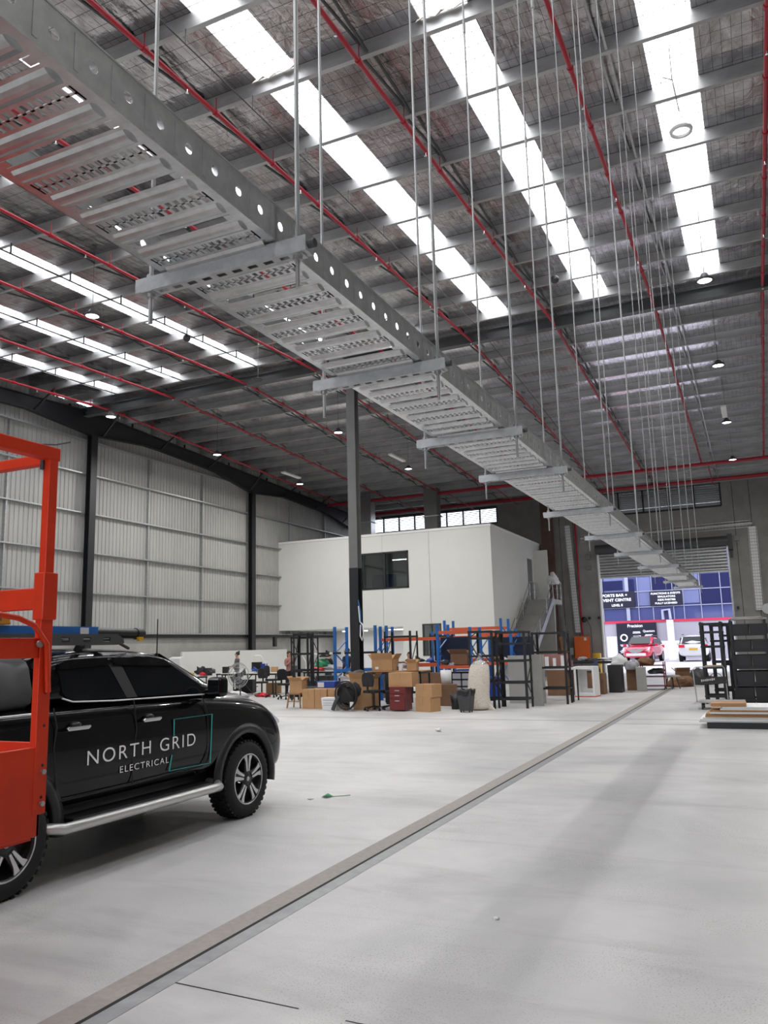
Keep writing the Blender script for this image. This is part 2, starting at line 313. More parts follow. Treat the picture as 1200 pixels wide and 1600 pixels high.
# left wall: trapezoidal sheeting above a concrete dado
w = MB(); y = FY; P = []
while y < BY:
    for dy, dx in ((0, 0), (.135, 0), (.15, -.03), (.185, -.03)): P.append((WX + dx, y + dy))
    y += .2
vs = [(a, b, z) for z in (2.5, 11.5) for a, b in P]; n = len(P)
w.add(vs, [(i, i + 1, n + i + 1, n + i) for i in range(n - 1)])
struct(w, 'wall_left', 'wallsheet')
struct(MB().box(WX - .25, FY, 0, WX + .02, BY, 2.42), 'baseboard_left', 'dado')
g = 0
for z in (2.56, 4.1, 5.64, 7.16, 8.7, 10.05):              # horizontal girts, outside face to the sheeting
    struct(MB().prism([(WX, z), (WX + .2, z), (WX + .2, z + .05), (WX + .19, z + .05), (WX + .19, z + .015), (WX, z + .015)], 'y', FY, BY), 'trim_%d' % (7 + g), 'galv'); g += 1
struct(MB().box(WX, FY, 2.42, WX + .15, BY, 2.54), 'trim_20', 'black')
bm = MB()
for y in (-8, -2, 3.5, 8, 15.3, 19.3, 26.5, 30.2, 38, 42): bm.box(WX, y, 2.55, WX + .13, y + .06, 10.1)
struct(bm, 'trim_13', 'galv')
# back wall (concrete) with roller-door opening and two louvre openings
hs = [(-8.13, -1.27, -1, 6.65), (-8.2, -1.33, 9.0, 10.42), (-23.0, -14.15, 9.2, 10.2)]
w = MB(); w.holes(WX, EX, 0, 10.9, hs, lambda a, c, b, d: w.box(a, BY, c, b, BY + .22, d)); struct(w, 'wall_back', 'precast')
jt = MB()
for x in (-10.35, -9.55, -.75, .1, 4.5): jt.box(x, BY - .006, 6.9 if -8.2 < x < -1 else 0, x + .025, BY, 10.5)
struct(jt, 'trim_14', 'slot')
# wall behind the camera with an open dock door, and the right wall
w = MB(); w.holes(WX, EX, 0, 11.5, [(-9.2, .2, -1, 5.9)], lambda a, c, b, d: w.box(a, FY - .2, c, b, FY, d)); struct(w, 'wall_front', 'precast')
struct(MB().box(EX, FY, 0, EX + .2, BY, 11.5), 'wall_right', 'precast')
# roller door: half-raised curtain, housing beam and guides
d = MB(); z = 5.42
while z < 6.95: d.prism([(BY - .14, z), (BY - .14, z + .17), (BY - .165, z + .165), (BY - .22, z + .10), (BY - .225, z + .05), (BY - .18, z + .01)], 'x', -8.1, -1.3); z += .17
door = struct(d, 'door_1', 'galv')
MB().box(-8.1, BY - .22, 5.33, -1.3, BY - .14, 5.42).build('bottom_rail', 'galv', door)
MB().cyl((-8.25, BY - .42, 7.0), (-1.15, BY - .42, 7.0), .26, 18).build('curtain_roll', 'darkgrey', door)
for x in (-8.22, -1.27): MB().box(x, BY - .26, 0, x + .09, BY - .1, 6.75).build('guide_rail', 'white' if x < -2 else 'galv', door)
MB().box(-1.18, BY - .5, 6.5, -.95, BY - .05, 7.35).box(-1.12, BY - .3, 6.1, -.98, BY - .1, 6.5).build('door_motor', 'black', door)
# louvres
def louvre(x0, x1, z0, z1, nx, nm, ms, mf, label, pitch=.11, ov=.62):
    t = thing(nm, ((x0 + x1) / 2, BY, z0), label, 'louvre')
    p = MB(); z = z0
    while z < z1 - .03: p.add([(x0, BY + .01, z), (x1, BY + .01, z), (x1, BY + .09, z + pitch * ov), (x0, BY + .09, z + pitch * ov)], [(0, 1, 2, 3)]); z += pitch
    o = p.build('slat_panel', ms, None, solid=.006); fr = MB()
    for i in range(nx + 1):
        x = x0 + (x1 - x0) * i / nx; fr.box(x - .04, BY - .03, z0, x + .04, BY + .12, z1)
    for z in (z0, z1): fr.box(x0, BY - .03, z - .05, x1, BY + .12, z + .05)
    f = fr.build('frame', mf)
    for c in (o, f): c.parent = t; c.matrix_parent_inverse = Matrix.Translation(t.location).inverted()
    return t
louvre(-8.2, -1.33, 9.0, 10.42, 5, 'wall_louvre', 'chan', 'black', 'long dark framed louvre above the roller door', .12, 1.08)
louvre(-23.0, -14.15, 9.2, 10.2, 8, 'wall_louvre', 'white', 'darkgrey', 'long pale louvre lit from outside behind the white office box')

def part(mb, name, m, root, **k):
    """world-coordinate part parented to a thing"""
    o = mb.build(name, m, None, **k); o.parent = root; R = Matrix.Translation(root.location) @ root.rotation_euler.to_matrix().to_4x4()
    o.matrix_parent_inverse = R.inverted(); return o
def sub(mb, name, m, par, **k):
    o = mb.build(name, m, None, **k); o.parent = par
    if par.parent:
        o.matrix_parent_inverse = Matrix.Identity(4); R = Matrix.Translation(par.parent.location) @ par.parent.rotation_euler.to_matrix().to_4x4(); o.matrix_parent_inverse = (R @ par.matrix_parent_inverse).inverted()
    return o

# ------------------------------------------------------------------ steelwork
# C purlins on a 1.7 m pitch
p0 = MB().prism([(0, 0), (.085, 0), (.085, .02), (.005, .02), (.005, .245), (.085, .245), (.085, .25), (0, .25)], 'x', WX + .05, EX)
pur = None; PY = [3.1 + 1.7 * k for k in range(-9, 11)] + [21.75] + [23.2 + 1.7 * k for k in range(0, 15)]
PY = [y for y in PY if y > FY + .3 and not (y > 21 and y < 21.7)]
for y in PY:
    z = roof_z(y) + .015
    if pur is None:
        pur = p0.build('roof_purlin', 'purlin'); tag(pur, 'galvanised C section purlin running across the hall under the foil roof', 'purlin', 'roof purlins'); o = pur
    else: o = pur.copy(); COL.objects.link(o)
    o.location = (0, y, z)
# ridge girder, main column, left-wall frame
def ibeam(mb, x0, x1, y, z0, z1, wd=.2, tf=.02):
    mb.box(x0, y - wd / 2, z0, x1, y + wd / 2, z0 + tf); mb.box(x0, y - wd / 2, z1 - tf, x1, y + wd / 2, z1); mb.box(x0, y - .008, z0 + tf, x1, y + .008, z1 - tf); return mb
tag(ibeam(MB(), WX + .2, EX, 22.6, 10.93, 11.27, .24).build('ridge_girder', 'girder'), 'dark steel ridge girder crossing the hall at the end of the rooflights', 'girder')
c = thing('steel_column', (-11.84, 23.4, 0), 'tall freestanding steel column with a dark painted lower half beside the orange racking', 'column')
def hsec(mb, x0, x1, y0, y1, z0, z1, t=.02):
    mb.box(x0, y0, z0, x1, y0 + t, z1); mb.box(x0, y1 - t, z0, x1, y1, z1); mb.box((x0 + x1) / 2 - .008, y0 + t, z0, (x0 + x1) / 2 + .008, y1 - t, z1); return mb
part(hsec(MB(), -12.0, -11.69, 23.25, 23.55, 4.35, 10.7), 'upper_shaft', 'chan', c)
part(hsec(MB(), -12.005, -11.685, 23.245, 23.555, .03, 4.35), 'lower_shaft', 'black', c)
part(MB().box(-12.1, 23.15, 0, -11.59, 23.65, .03), 'base_plate', 'black', c)
part(MB().box(-12.02, 23.23, 10.7, -11.67, 23.57, 10.93), 'cap_plate', 'black', c)
raf = thing('gable_rafter', (WX + .3, 23, 10.3), 'black haunched steel rafter along the top of the left wall', 'rafter')
def raf_bot(y):
    b = roof_z(y) - .62
    for cy in (1.0, 12.0, 23.0, 34.0, 45.0): b -= .42 * max(0, 1 - abs(y - cy) / 3.2)
    return b
ys = [FY + .2 + i * (BY - FY - .4) / 60 for i in range(61)]; poly = [(y, raf_bot(y)) for y in ys] + [(y, roof_z(y) - .12) for y in reversed(ys)]
part(MB().prism(poly, 'x', WX + .29, WX + .31), 'web', 'black', raf)
fl = MB()
for i in range(60):
    for f in (raf_bot, lambda y: roof_z(y) - .12): fl.bar((WX + .3, ys[i], f(ys[i])), (WX + .3, ys[i + 1] + .01, f(ys[i + 1])), .22, .025)
part(fl, 'flange', 'black', raf)
b = MB()
for y in [3.1 + 3.4 * k for k in range(-4, 13)]:
    if y < BY - .6 and y > FY + .6: part(MB().bar((WX + .35, y, raf_bot(y) + .05), (WX + 1.35, y, roof_z(y) + .03), .06), 'fly_brace', 'black', raf); part(MB().bar((WX + .3, y + 1.7, roof_z(y + 1.7) - .12), (WX + .3, y + 1.7, roof_z(y + 1.7) + .1), .06), 'purlin_cleat', 'black', raf)
for i, (y, lb) in enumerate([(1.0, None), (12.0, 'black steel wall column behind the red orange lift basket'), (23.0, 'black steel wall column rising behind the ute cab'), (34.0, 'black steel wall column nearest the white office box'), (45.0, None)]):
    if lb is None: continue
    ct = raf_bot(y); c = thing('wall_column', (WX + .32, y, 0), lb, 'column')
    part(MB().box(WX + .2, y - .16, 0, WX + .22, y + .16, ct).box(WX + .42, y - .16, 0, WX + .44, y + .16, ct).box(WX + .22, y - .008, 0, WX + .42, y + .008, ct), 'shaft', 'black', c)
    part(MB().box(WX + .12, y - .25, 0, WX + .52, y + .25, .03), 'base_plate', 'black', c)
# purlin bridging lines (dark pairs running down the slope beside the rooflights) and conduits
for i, (x, hang) in enumerate([(-6.72, 1), (-14.25, 1), (-17.25, 1), (-20.2, 1), (-11.3, 1)]):
    t = thing('hanging_conduit', (x, 8, 10.6), ['thin dark conduit slung beside the rooflight strip nearest the cable tray', 'dark conduit slung beside the rooflight strip left of the cable tray bracket', 'dark conduit beside the second outer rooflight strip', 'dark conduit beside the outermost rooflight strip', 'dark conduit behind the near end of the cable tray'][i], 'conduit')
    y1 = 46 if i == 0 else 21.6
    part(MB().tube([(x, -5, roof_z(-5) - .22), (x, 21.6, roof_z(21.6) - .22)] + ([(x - .4, 46, roof_z(46) - .1)] if i == 0 else []), .018 if i else .012, 6), 'conduit_pipe', 'darkgrey', t)
    y = 3.1
    while y < 21.7: part(MB().bar((x, y, roof_z(y) - .22), (x, y, roof_z(y) + .03), .012 if i == 0 else .03), 'hanger', 'darkgrey', t); y += 1.7
BRL = ('nearest the left wall', 'second from the left wall', 'left of the main column', 'above the main column', 'above the cable tray', 'beside the pipe at top centre', 'just left of the hanging ring lamp', 'just right of the photo edge', 'furthest right')
for i, x in enumerate((-19.6, -16.6, -13.6, -10.7, -7.7, -4.75, -1.45, 1.4, 4.4)):
    h = MB()
    for a, b2 in zip(PY[:-1], PY[1:]):
        if b2 - a > .6: h.bar((x, a + .06, roof_z(a) + .05), (x, b2 - .01, roof_z(b2) + .22), .035); h.bar((x + .12, a + .06, roof_z(a) + .20), (x + .12, b2 - .01, roof_z(b2) + .05), .035)
    tag(h.build('purlin_bridging', 'darkgrey' if x < -2 else 'galv'), 'line of steel bridging struts between the purlins, ' + BRL[i], 'bracing', 'purlin bridging lines')

# ------------------------------------------------------------------ sprinkler pipes
PX = [(-21.8, 'leftmost red sprinkler pipe under the roof, nearest the left wall'), (-18.75, 'second red sprinkler pipe counted from the left wall'), (-15.55, 'third red sprinkler pipe counted from the left wall'),
      (-12.75, 'red sprinkler pipe passing just behind the top of the main column'), (-10.0, 'red sprinkler pipe mostly hidden above the cable tray'), (-7.25, 'long red sprinkler pipe crossing from top left above the cable tray'),
      (-4.65, 'red sprinkler pipe from the top centre of the photo down to the far header'), (-1.85, 'red sprinkler pipe passing through the cluster of tray rods'), (.9, 'rightmost red sprinkler pipe running near the photo right edge'), (3.7, 'red sprinkler pipe out beyond the right edge of the view')]
def pipe_z(y): return roof_z(y) - .28
for x, lb in PX[:-1]:
    t = thing('sprinkler_pipe', (x, 23, pipe_z(23)), lb, 'pipe', 'red sprinkler range pipes')
    part(MB().tube([(x, -9, pipe_z(-9)), (x, 22.6, pipe_z(22.6)), (x, 41.0, pipe_z(41))], .038, 10), 'pipe', 'redpipe', t)
    part(MB().tube([(x, 41, pipe_z(41)), (x, 41, pipe_z(41) - .06)], .045, 10).tube([(x + .25, 41.15, roof_z(41) - .22), (x + .25, 46.4, roof_z(46.4) - .25)], .025, 8), 'drop', 'redpipe', t)
    y = 2.1; h = MB(); cl = MB(); k = 0
    while y < 40:
        hd = h.tube([(x, y, pipe_z(y) - .03), (x, y, pipe_z(y) - .09)], .012, 6).lathe((x, y, pipe_z(y) - .11), [(.001, 0), (.032, 0), (.032, .006), (.001, .006)], 8) if k % 2 == 0 else h
        cl.tube([(x, y + .7, pipe_z(y + .7)), (x, y + .78, pipe_z(y + .78))], .052, 10); cl.bar((x, y + .74, pipe_z(y)), (x, y + .74, roof_z(y) + .03), .012)
        y += 1.7; k += 1
    part(h, 'sprinkler_head', 'chrome', t)['kind'] = 'stuff'
    part(cl, 'pipe_clamp', 'redpipe', t)['kind'] = 'stuff'
t = tag(MB().tube([(WX + .9, 41.0, pipe_z(41) - .1), (EX - .1, 41.0, pipe_z(41) - .1)], .085, 12).build('header_pipe', 'redpipe'), 'thick red header pipe that the sprinkler pipes drop onto', 'pipe')
t = tag(MB().tube([(WX + .9, 46.4, 10.3), (-12.6, 46.4, 10.3), (EX - .1, 46.4, 10.3)], .10, 12).build('header_pipe', 'redpipe'), 'thick red header pipe along the top of the back wall', 'pipe')
t = thing('riser_pipe', (-9.4, 47.35, 0), 'red vertical riser pipe beside the wire cable ladder left of the roller door', 'pipe')
part(MB().tube([(-9.36, 47.38, 2.15), (-9.4, 47.38, 9.9), (-9.4, 46.9, 10.2)], .05, 10), 'pipe', 'redpipe', t)
part(MB().lathe((-9.2, 47.3, 3.05), [(.001, 0), (.16, 0), (.16, .03), (.1, .03), (.1, .05), (.001, .05)], 14, 'y').build('valve_wheel', 'black') and MB().tube([(-9.35, 47.3, 3.0), (-9.0, 47.3, 2.95), (-8.85, 47.3, 2.6), (-8.85, 47.38, .9)], .02, 6), 'branch', 'darkgrey', t)
for o in [o for o in bpy.data.objects if o.name.startswith('valve_wheel')]:
    o.parent = t; o.matrix_parent_inverse = Matrix.Translation(t.location).inverted()

# ------------------------------------------------------------------ high bay lamps
LB = [((-13.5, 13.3), 'lit high bay lamp over the inner rooflights at far left, left of the tray bracket'), ((-19, 19.7), 'lit high bay lamp nearest the left wall rafter, behind the front wall column'), ((-19.2, 25.8), 'lit high bay lamp second along the left wall row'),
      ((-19.4, 32.6), 'lit high bay lamp above the left end of the office box'), ((-13.4, 25.3), 'lit high bay lamp just left of the main column'), ((-13.6, 32.3), 'lit high bay lamp right of the main column'),
      ((-.4, 18.2), 'lit high bay lamp nearest the rooflights in the right row'), ((-.4, 24.4), 'lit high bay lamp second in the right row'), ((-.42, 31.3), 'lit high bay lamp third in the right row'),
      ((-.42, 38.2), 'lit high bay lamp furthest in the right row, near the header pipes')]
for (x, y), lb in LB:
    o = thing('high_bay_lamp', (x, y, 9.6), lb, 'lamp', 'lit high bay lamps')
    MB().lathe((0, 0, 0), [(.001, 0), (.15, 0), (.15, .01)], 20).build('lens', 'lamp', o)
    MB().lathe((0, 0, 0), [(.151, -.012), (.175, -.01), (.17, .04), (.10, .09), (.06, .16), (.001, .16)], 20).build('housing', 'darkgrey', o)
    MB().cyl((0, 0, .16), (0, 0, roof_z(y) + PD - 9.602), .006, 6).build('suspension_chain', 'darkgrey', o)
for (x, y), lb in LB + [((-7, 13.3), ''), ((-7, 19.7), ''), ((-7, 0), ''), ((-.4, -3), ''), ((5.5, 4), ''), ((5.5, 34), ''), ((-13.5, 3), ''), ((-19, 8), '')]:  # unlabelled positions are added unseen lights, no lamp is built there
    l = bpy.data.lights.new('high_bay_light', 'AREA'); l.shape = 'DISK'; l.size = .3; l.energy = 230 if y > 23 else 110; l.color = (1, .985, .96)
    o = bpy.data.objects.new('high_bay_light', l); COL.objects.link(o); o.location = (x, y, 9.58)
u = thing('high_bay_lamp', (-.4, 12.36, 9.6), 'unlit ring shaped high bay lamp hanging in front of a rooflight', 'lamp')
MB().lathe((0, 0, 0), [(.13, -.01), (.165, -.01), (.175, .03), (.155, .05), (.13, .03), (.13, -.01)], 24).build('housing', 'white', u)
MB().tube([(-.1, 0, .05), (0, 0, .35), (.1, 0, .05)], .006, 5).tube([(0, 0, .35), (-.06, 0, .95), (-.06, 0, roof_z(12.36) + PD - 9.602)], .008, 5).tube([(-.06, 0, .93), (-.2, 0, 1.02), (-.24, 0, .9)], .008, 5).build('suspension_chain', 'darkgrey', u)
u = thing('high_bay_lamp', (-13.1, 19.6, 9.85), 'small unlit ring lamp hanging beneath the ridge girder left of the column', 'lamp')
MB().lathe((0, 0, 0), [(.001, 0), (.12, 0), (.16, -.01), (.17, .03), (.001, .06)], 20).build('housing', 'darkgrey', u)
MB().cyl((0, 0, .06), (0, 0, roof_z(19.6) + PD - 9.852), .006, 5).build('suspension_chain', 'zinc', u)
for (x, y), lb in (((-18.9, 31), 'unlit linear batten light hanging above the office box left end'), ((-13.3, 30.4), 'unlit linear batten light right of the main column'), ((-.45, 30), 'unlit linear batten light in the right row of lamps')):
    u = thing('batten_light', (x, y, 9.65), lb, 'lamp', 'unlit batten lights')
    MB().box(-.09, -.75, 0, .09, .75, .07).build('body', 'white', u, bev=.01)
    for q in (-.5, .5): MB().cyl((0, q, .07), (0, q, roof_z(y + q) + PD - 9.652), .005, 5).build('suspension_chain', 'zinc', u)
cm = thing('ceiling_speaker', (-14.2, 17.6, 10.7), 'small round dark speaker or camera hanging under the left rooflights', 'camera')
MB().ball((0, 0, 0), .11, 12).build('body', 'darkgrey', cm); MB().cyl((0, 0, 0), (0, 0, .3), .015, 6).build('stem', 'darkgrey', cm)
cm = thing('ceiling_speaker', (-3.9, 19.2, 10.85), 'small round dark camera hanging under a purlin near the right rooflight ends', 'camera')
MB().ball((0, 0, 0), .11, 12).build('body', 'darkgrey', cm); MB().cyl((0, 0, 0), (0, 0, .3), .015, 6).build('stem', 'darkgrey', cm)

# ------------------------------------------------------------------ cable tray
TX0, TX1, TZ, TY0, TY1, TH = -1.435, -1.055, 2.835, -1.5, 17.45, .10
t = thing('cable_tray', ((TX0 + TX1) / 2, 8, TZ), 'long perforated galvanised cable tray hung across the hall over the floor', 'cable tray')
pan = MB(); y = TY0; PI_ = .20; xa, xb = TX0 + .03, TX1 - .03; ns = 14
pan.box(TX0, TY0, TZ, xa, TY1, TZ + .003).box(xb, TY0, TZ, TX1, TY1, TZ + .003)
while y < TY1 - .01:
    # long slot row, plain rib, row of short slots, plain rib
    pan.box(xa, y, TZ, xa + .02, y + .02, TZ + .003).box(xb - .02, y, TZ, xb, y + .02, TZ + .003)
    for r0 in (.022, .132):
        a, b2 = y + r0, y + r0 + .066
        prof = [(a, TZ), (a + .010, TZ), (a + .018, TZ - .006), (a + .028, TZ - .009), (a + .038, TZ - .009), (a + .048, TZ - .006), (a + .056, TZ), (b2, TZ)]
        k = len(prof); va = [(x, p, q) for x in (xa, xb) for p, q in prof]
        pan.add(va, [(i, i + 1, k + i + 1, k + i) for i in range(k - 1)] + [tuple(range(k)), tuple(range(k, 2 * k))], False)
    for j in range(ns + 1):
        x = xa + (xb - xa) * j / ns; pan.box(x - .005, y + .088, TZ, x + .005, y + .132, TZ + .003)
    pan.box(xa, y + .107, TZ, xb, y + .112, TZ + .003)
    y += PI_
part(pan, 'perforated_pan', 'tray', t)
for nm, X in (('side_rail', TX1), ('side_rail', TX0)):
    r = MB(); y = TY0; q = .095
    while y < TY1 - .01:
        cy, cz = y + q / 2, TZ + TH / 2; R_ = .0125; sq = []
        for k in range(16):
            a = 2 * pi * k / 16; cx_, cz_ = cos(a), sin(a); s_ = 1 / max(abs(cx_), abs(cz_)); sq.append((cy + cx_ * s_ * q / 2, cz + cz_ * s_ * TH / 2))
        inn = [(cy + R_ * cos(2 * pi * k / 16), cz + R_ * sin(2 * pi * k / 16)) for k in range(16)]
        r.add([(X, a, b2) for a, b2 in sq + inn], [(k, (k + 1) % 16, 16 + (k + 1) % 16, 16 + k) for k in range(16)])
        sg = 1 if X == TX1 else -1
        r.box(min(X, X + .003 * sg), y + .0, TZ + .012, max(X, X + .003 * sg), y + .012, TZ + TH - .012)
        y += q
    r.box(X - .012, TY0, TZ + TH, X + .003, TY1, TZ + TH + .004)
    part(r, nm, 'rail', t, solid=.0015)
BRK = [(1.68, 0), (2.69, 0), (3.76, 0), (4.78, 0), (6.45, 0), (8.17, 0), (9.98, 0), (12.05, 0), (13.75, 0), (15.4, 0), (17.3, 0)]
nm_ = ['nearest, large bracket and two rods holding the cable tray at upper left', 'second bracket and rods of the cable tray, over the column top', 'third bracket and rods along the cable tray', 'fourth bracket and rods along the cable tray', 'fifth bracket and rods along the cable tray',
       'sixth bracket and rods along the cable tray', 'seventh bracket and rods along the cable tray', 'eighth bracket and rods along the cable tray', 'ninth bracket and rods along the cable tray', 'tenth bracket and rods along the cable tray', 'last bracket and rods at the far end of the cable tray']
SB = TZ - .045; SL, SR = -1.525, -.965
for i, (y, _) in enumerate(BRK):
    t = thing('tray_hanger', (-1.245, y, SB), nm_[i], 'hanger', 'cable tray hangers')
    s = MB(); s.box(SL, y - .02, SB + .0015, SR, y - .0185, SB + .041).box(SL, y + .0185, SB + .0015, SR, y + .02, SB + .041)
    # slotted back of the channel, facing the floor
    x = SL
    s.box(SL, y - .02, SB, SR, y - .008, SB + .0015).box(SL, y + .008, SB, SR, y + .02, SB + .0015)
    while x < SR - .02: s.box(x, y - .008, SB, x + .022, y + .008, SB + .0015); x += .05
    s.box(SR - .01, y - .008, SB, SR, y + .008, SB + .0015)
    part(s, 'strut_channel', 'rail', t)
    for X in (-1.485, -1.0):
        part(MB().cyl((X, y, SB - .11 if i else SB - .09), (X, y, roof_z(y) + .01), .0062, 6), 'threaded_rod', 'zinc', t)
        part(MB().cyl((X, y, SB - .014), (X, y, SB - .002), .013, 6).box(X - .02, y - .02, SB - .003, X + .02, y + .02, SB), 'nut', 'zinc', t); part(MB().cyl((X, y, SB + .043), (X, y, SB + .055), .013, 6), 'nut', 'zinc', t)
        for q in (5.6, 8.3): part(MB().cyl((X, y, q + i * .13), (X, y, q + .09 + i * .13), .011, 6), 'rod_coupling', 'zinc', t)
    MB_ = MB().cyl((SR + .0, y - .005, SB + .02), (SR + .02, y - .005, SB + .02), .012, 8); part(MB_, 'end_bolt', 'darkgrey', t)

# ------------------------------------------------------------------ office box (mezzanine)
MX0, MX1, MY0, MY1, MZ0, MZ1 = WX + .02, -11.4, 37.0, BY, 2.78, 7.42
t = thing('office_box', (-17, 42, 0), 'large white two storey office box built inside the hall with one dark window', 'office')
w = MB(); w.holes(MX0, MX1, 0, MZ1, [(MX0 - 1, -19.3, -1, MZ0), (-18.9, -16.15, -1, MZ0 - .02), (-18.40, -15.76, 4.72, 6.52), (-15.1, -14.1, 1.3, 2.85)], lambda a, c, b, d: w.box(a, MY0, c, b, MY0 + .12, d))
part(w, 'front_wall', 'plaster', t)
w = MB(); w.holes(MY0 + .12, MY1 - .05, 0, MZ1, [(43.6, 44.75, 4.1, 6.45)], lambda a, c, b, d: w.box(MX1 - .12, a, c, MX1, b, d)); part(w, 'side_wall', 'plaster', t)
part(MB().box(MX1 - .12, 43.6, 4.1, MX1 - .05, 44.75, 6.45), 'door_leaf', 'chan', t)
part(MB().box(MX0, MY0 - .04, MZ1, MX1 + .04, MY0 + .16, MZ1 + .12).box(MX1 - .16, MY0 + .16, MZ1, MX1 + .04, MY1 - .05, MZ1 + .12), 'parapet_cap', 'white', t)
part(MB().box(MX0, MY0 + .16, MZ1 - .1, MX1 - .16, MY1 - .05, MZ1), 'roof_slab', 'plaster', t)
part(MB().box(MX0, MY0 + .12, MZ0, MX1 - .12, MY1 - .05, MZ0 + .2), 'floor_slab', 'plaster', t)
part(MB().box(MX0, 42.5, MZ0 + .2, MX1 - .12, 42.6, MZ1 - .1), 'upper_back_wall', 'wallsheet', t)
part(MB().box(MX0, 43.2, 0, MX1 - .12, 43.3, MZ0), 'lower_back_wall', 'white', t)
part(MB().box(-14.62, MY0 - .01, 2.86, -14.60, MY0, MZ1).box(-17.19, MY0 - .006, MZ0, -17.175, MY0, 4.7).box(-17.19, MY0 - .006, 6.55, -17.175, MY0, MZ1), 'panel_joint', 'galv', t)
wf = MB()
for a, c, b, d in ((-18.42, 4.68, -15.74, 4.76), (-18.42, 6.48, -15.74, 6.56), (-18.42, 4.68, -18.34, 6.56), (-15.82, 4.68, -15.74, 6.56), (-17.12, 4.68, -17.03, 6.56)): wf.box(a, MY0 - .03, c, b, MY0 + .1, d)
wf = part(wf, 'window_frame', 'black', t); sub(MB().box(-18.36, MY0 + .03, 4.7, -15.8, MY0 + .04, 6.54), 'pane', 'glass', wf)
gf = MB()
for a, c, b, d in ((-15.1, 1.3, -14.1, 1.36), (-15.1, 2.79, -14.1, 2.85), (-15.1, 1.3, -15.04, 2.85), (-14.16, 1.3, -14.1, 2.85), (-14.63, 1.3, -14.58, 2.85)): gf.box(a, MY0 - .02, c, b, MY0 + .1, d)
gf = part(gf, 'window_frame', 'darkgrey', t); sub(MB().box(-15.08, MY0 + .03, 1.32, -14.12, MY0 + .04, 2.83), 'pane', 'glass', gf)
for i, (x, y, z, lb) in enumerate([(-20.1, 39.5, 2.66, 'lit linear tube light under the left end of the office box'), (-17.3, 39.5, 2.66, 'lit linear tube light under the office box right of the main column'), (-17.2, 40.0, 6.45, 'lit linear tube light inside the upstairs office window')]):
    u = thing('tube_light', (x, y, z), lb, 'lamp'); MB().box(-.75, -.05, 0, .75, .05, .035).build('tube', 'tube', u); MB().box(-.77, -.06, .035, .77, .06, .07).build('body', 'white', u)
    for yy in (() if i == 2 else (y,)): area_light('tube_glow', (x, yy, z - .03), (0, 0, 0), 1.5, .12, 70, (1, .98, 1))
area_light('tube_glow', (-17.2, 40, 6.42), (0, 0, 0), 1.5, .15, 45, (1, .98, .96))
area_light('tube_glow', (-21.5, 41, 2.6), (0, 0, 0), 1.5, .12, 70, (.95, .96, 1))  # light under the left end without a tube of its own
u = thing('wall_screen', (-19.6, 42.45, 5.0), 'dark framed wall screen seen through the upstairs office window', 'screen'); MB().box(-.75, -.06, 0, .75, 0, .95).build('frame', 'black', u); MB().box(-.7, -.065, .05, .7, -.06, .9).build('panel', 'screen', u)
u = thing('filing_cabinet', (-17.0, 42.1, 4.0 - 1.02), 'tall dark cabinet behind the upstairs office window', 'cabinet'); MB().box(-.35, -.3, 0, .35, .3, 2.5).build('body', 'chan', u)
for x, lb in ((-20.0, 'bright galvanised roof duct above the left half of the office box'), (-15.9, 'dark grey hanging duct above the right half of the office box')):
    u = thing('roof_duct', (x, 41, 7.4), lb, 'duct'); MB().box(-.45 if x < -18 else -.38, -.3, .05, .45 if x < -18 else .38, .3, 3.0).build('duct', 'tray' if x < -18 else 'chan', u)
    MB().box(-.48, -.33, 1.4, .48, .33, 1.46).build('flange', 'galv', u)
tag(MB().box(-11.2, 46.4, 0, -10.6, 47.0, 10.1).build('brick_pier', 'brown'), 'brown timber clad pier at the back wall right of the office box', 'pier')
tag(MB().box(MX1 - .1, 45.2, 4.1, -10.65, 45.35, 7.0).build('landing_wall', 'plaster'), 'short pale return wall behind the stair landing', 'wall')
# low partition along the left wall and precast nib
tag(MB().box(-23.0, 28.4, 0, -22.9, 37, 1.80).build('low_partition', 'plaster'), 'low pale partition board along the left wall behind the work benches', 'partition')
# stairs along the side of the office box
st = thing('concrete_stair', (-10.6, 40, 0), 'grey stair with galvanised handrails climbing to the office door', 'stairs')
SXa, SXb, n, z1, ya, yb = -11.35, -9.95, 22, 4.1, 36.8, 43.2
s = MB()
for i in range(n):
    y0 = ya + (yb - ya) * i / n; s.box(SXa, y0, z1 * i / n, SXb, y0 + (yb - ya) / n + .02, z1 * (i + 1) / n)
s.prism([(yb, 0), (yb, z1), (45.2, z1), (45.2, z1 - .25), (yb + .3, z1 - .25)], 'x', SXa, SXb)
part(s, 'flight', 'dado', st)
sg = MB(); 
for X in (SXa, SXb): sg.prism([(ya - .15, 0), (ya + .1, 0), (yb + .2, z1 - .1), (yb, z1 + .18), (ya - .15, .25)], 'x', X - .02, X + .02)
part(sg, 'stringer', 'galv', st)
def rail(X, k):
    r = MB(); sl = z1 / (yb - ya)
    P = [(X, ya - .1, 1.0), (X, ya + .1, 1.05), (X, ya + 3.2, 1.0 + 3.2 * sl), (X, ya + 3.6, 1.0 + 3.2 * sl), (X, yb, z1 + 1.0), (X, 45.1, z1 + 1.0)]
    r.tube(P, .024, 8); r.tube([(a, b, c - .42) for a, b, c in P], .018, 8); r.tube([(a, b, c - .75) for a, b, c in P], .014, 6)
    for y in (ya, ya + 1.6, ya + 3.2, ya + 4.8, yb, 44.2, 45.1):
        zz = max(0, min(z1, (y - ya) * sl)); r.cyl((X, y, zz), (X, y, zz + 1.0), .022, 8)
    part(r, 'handrail', 'tray', st)
rail(SXa + .12, 0); rail(SXb - .02, 1)
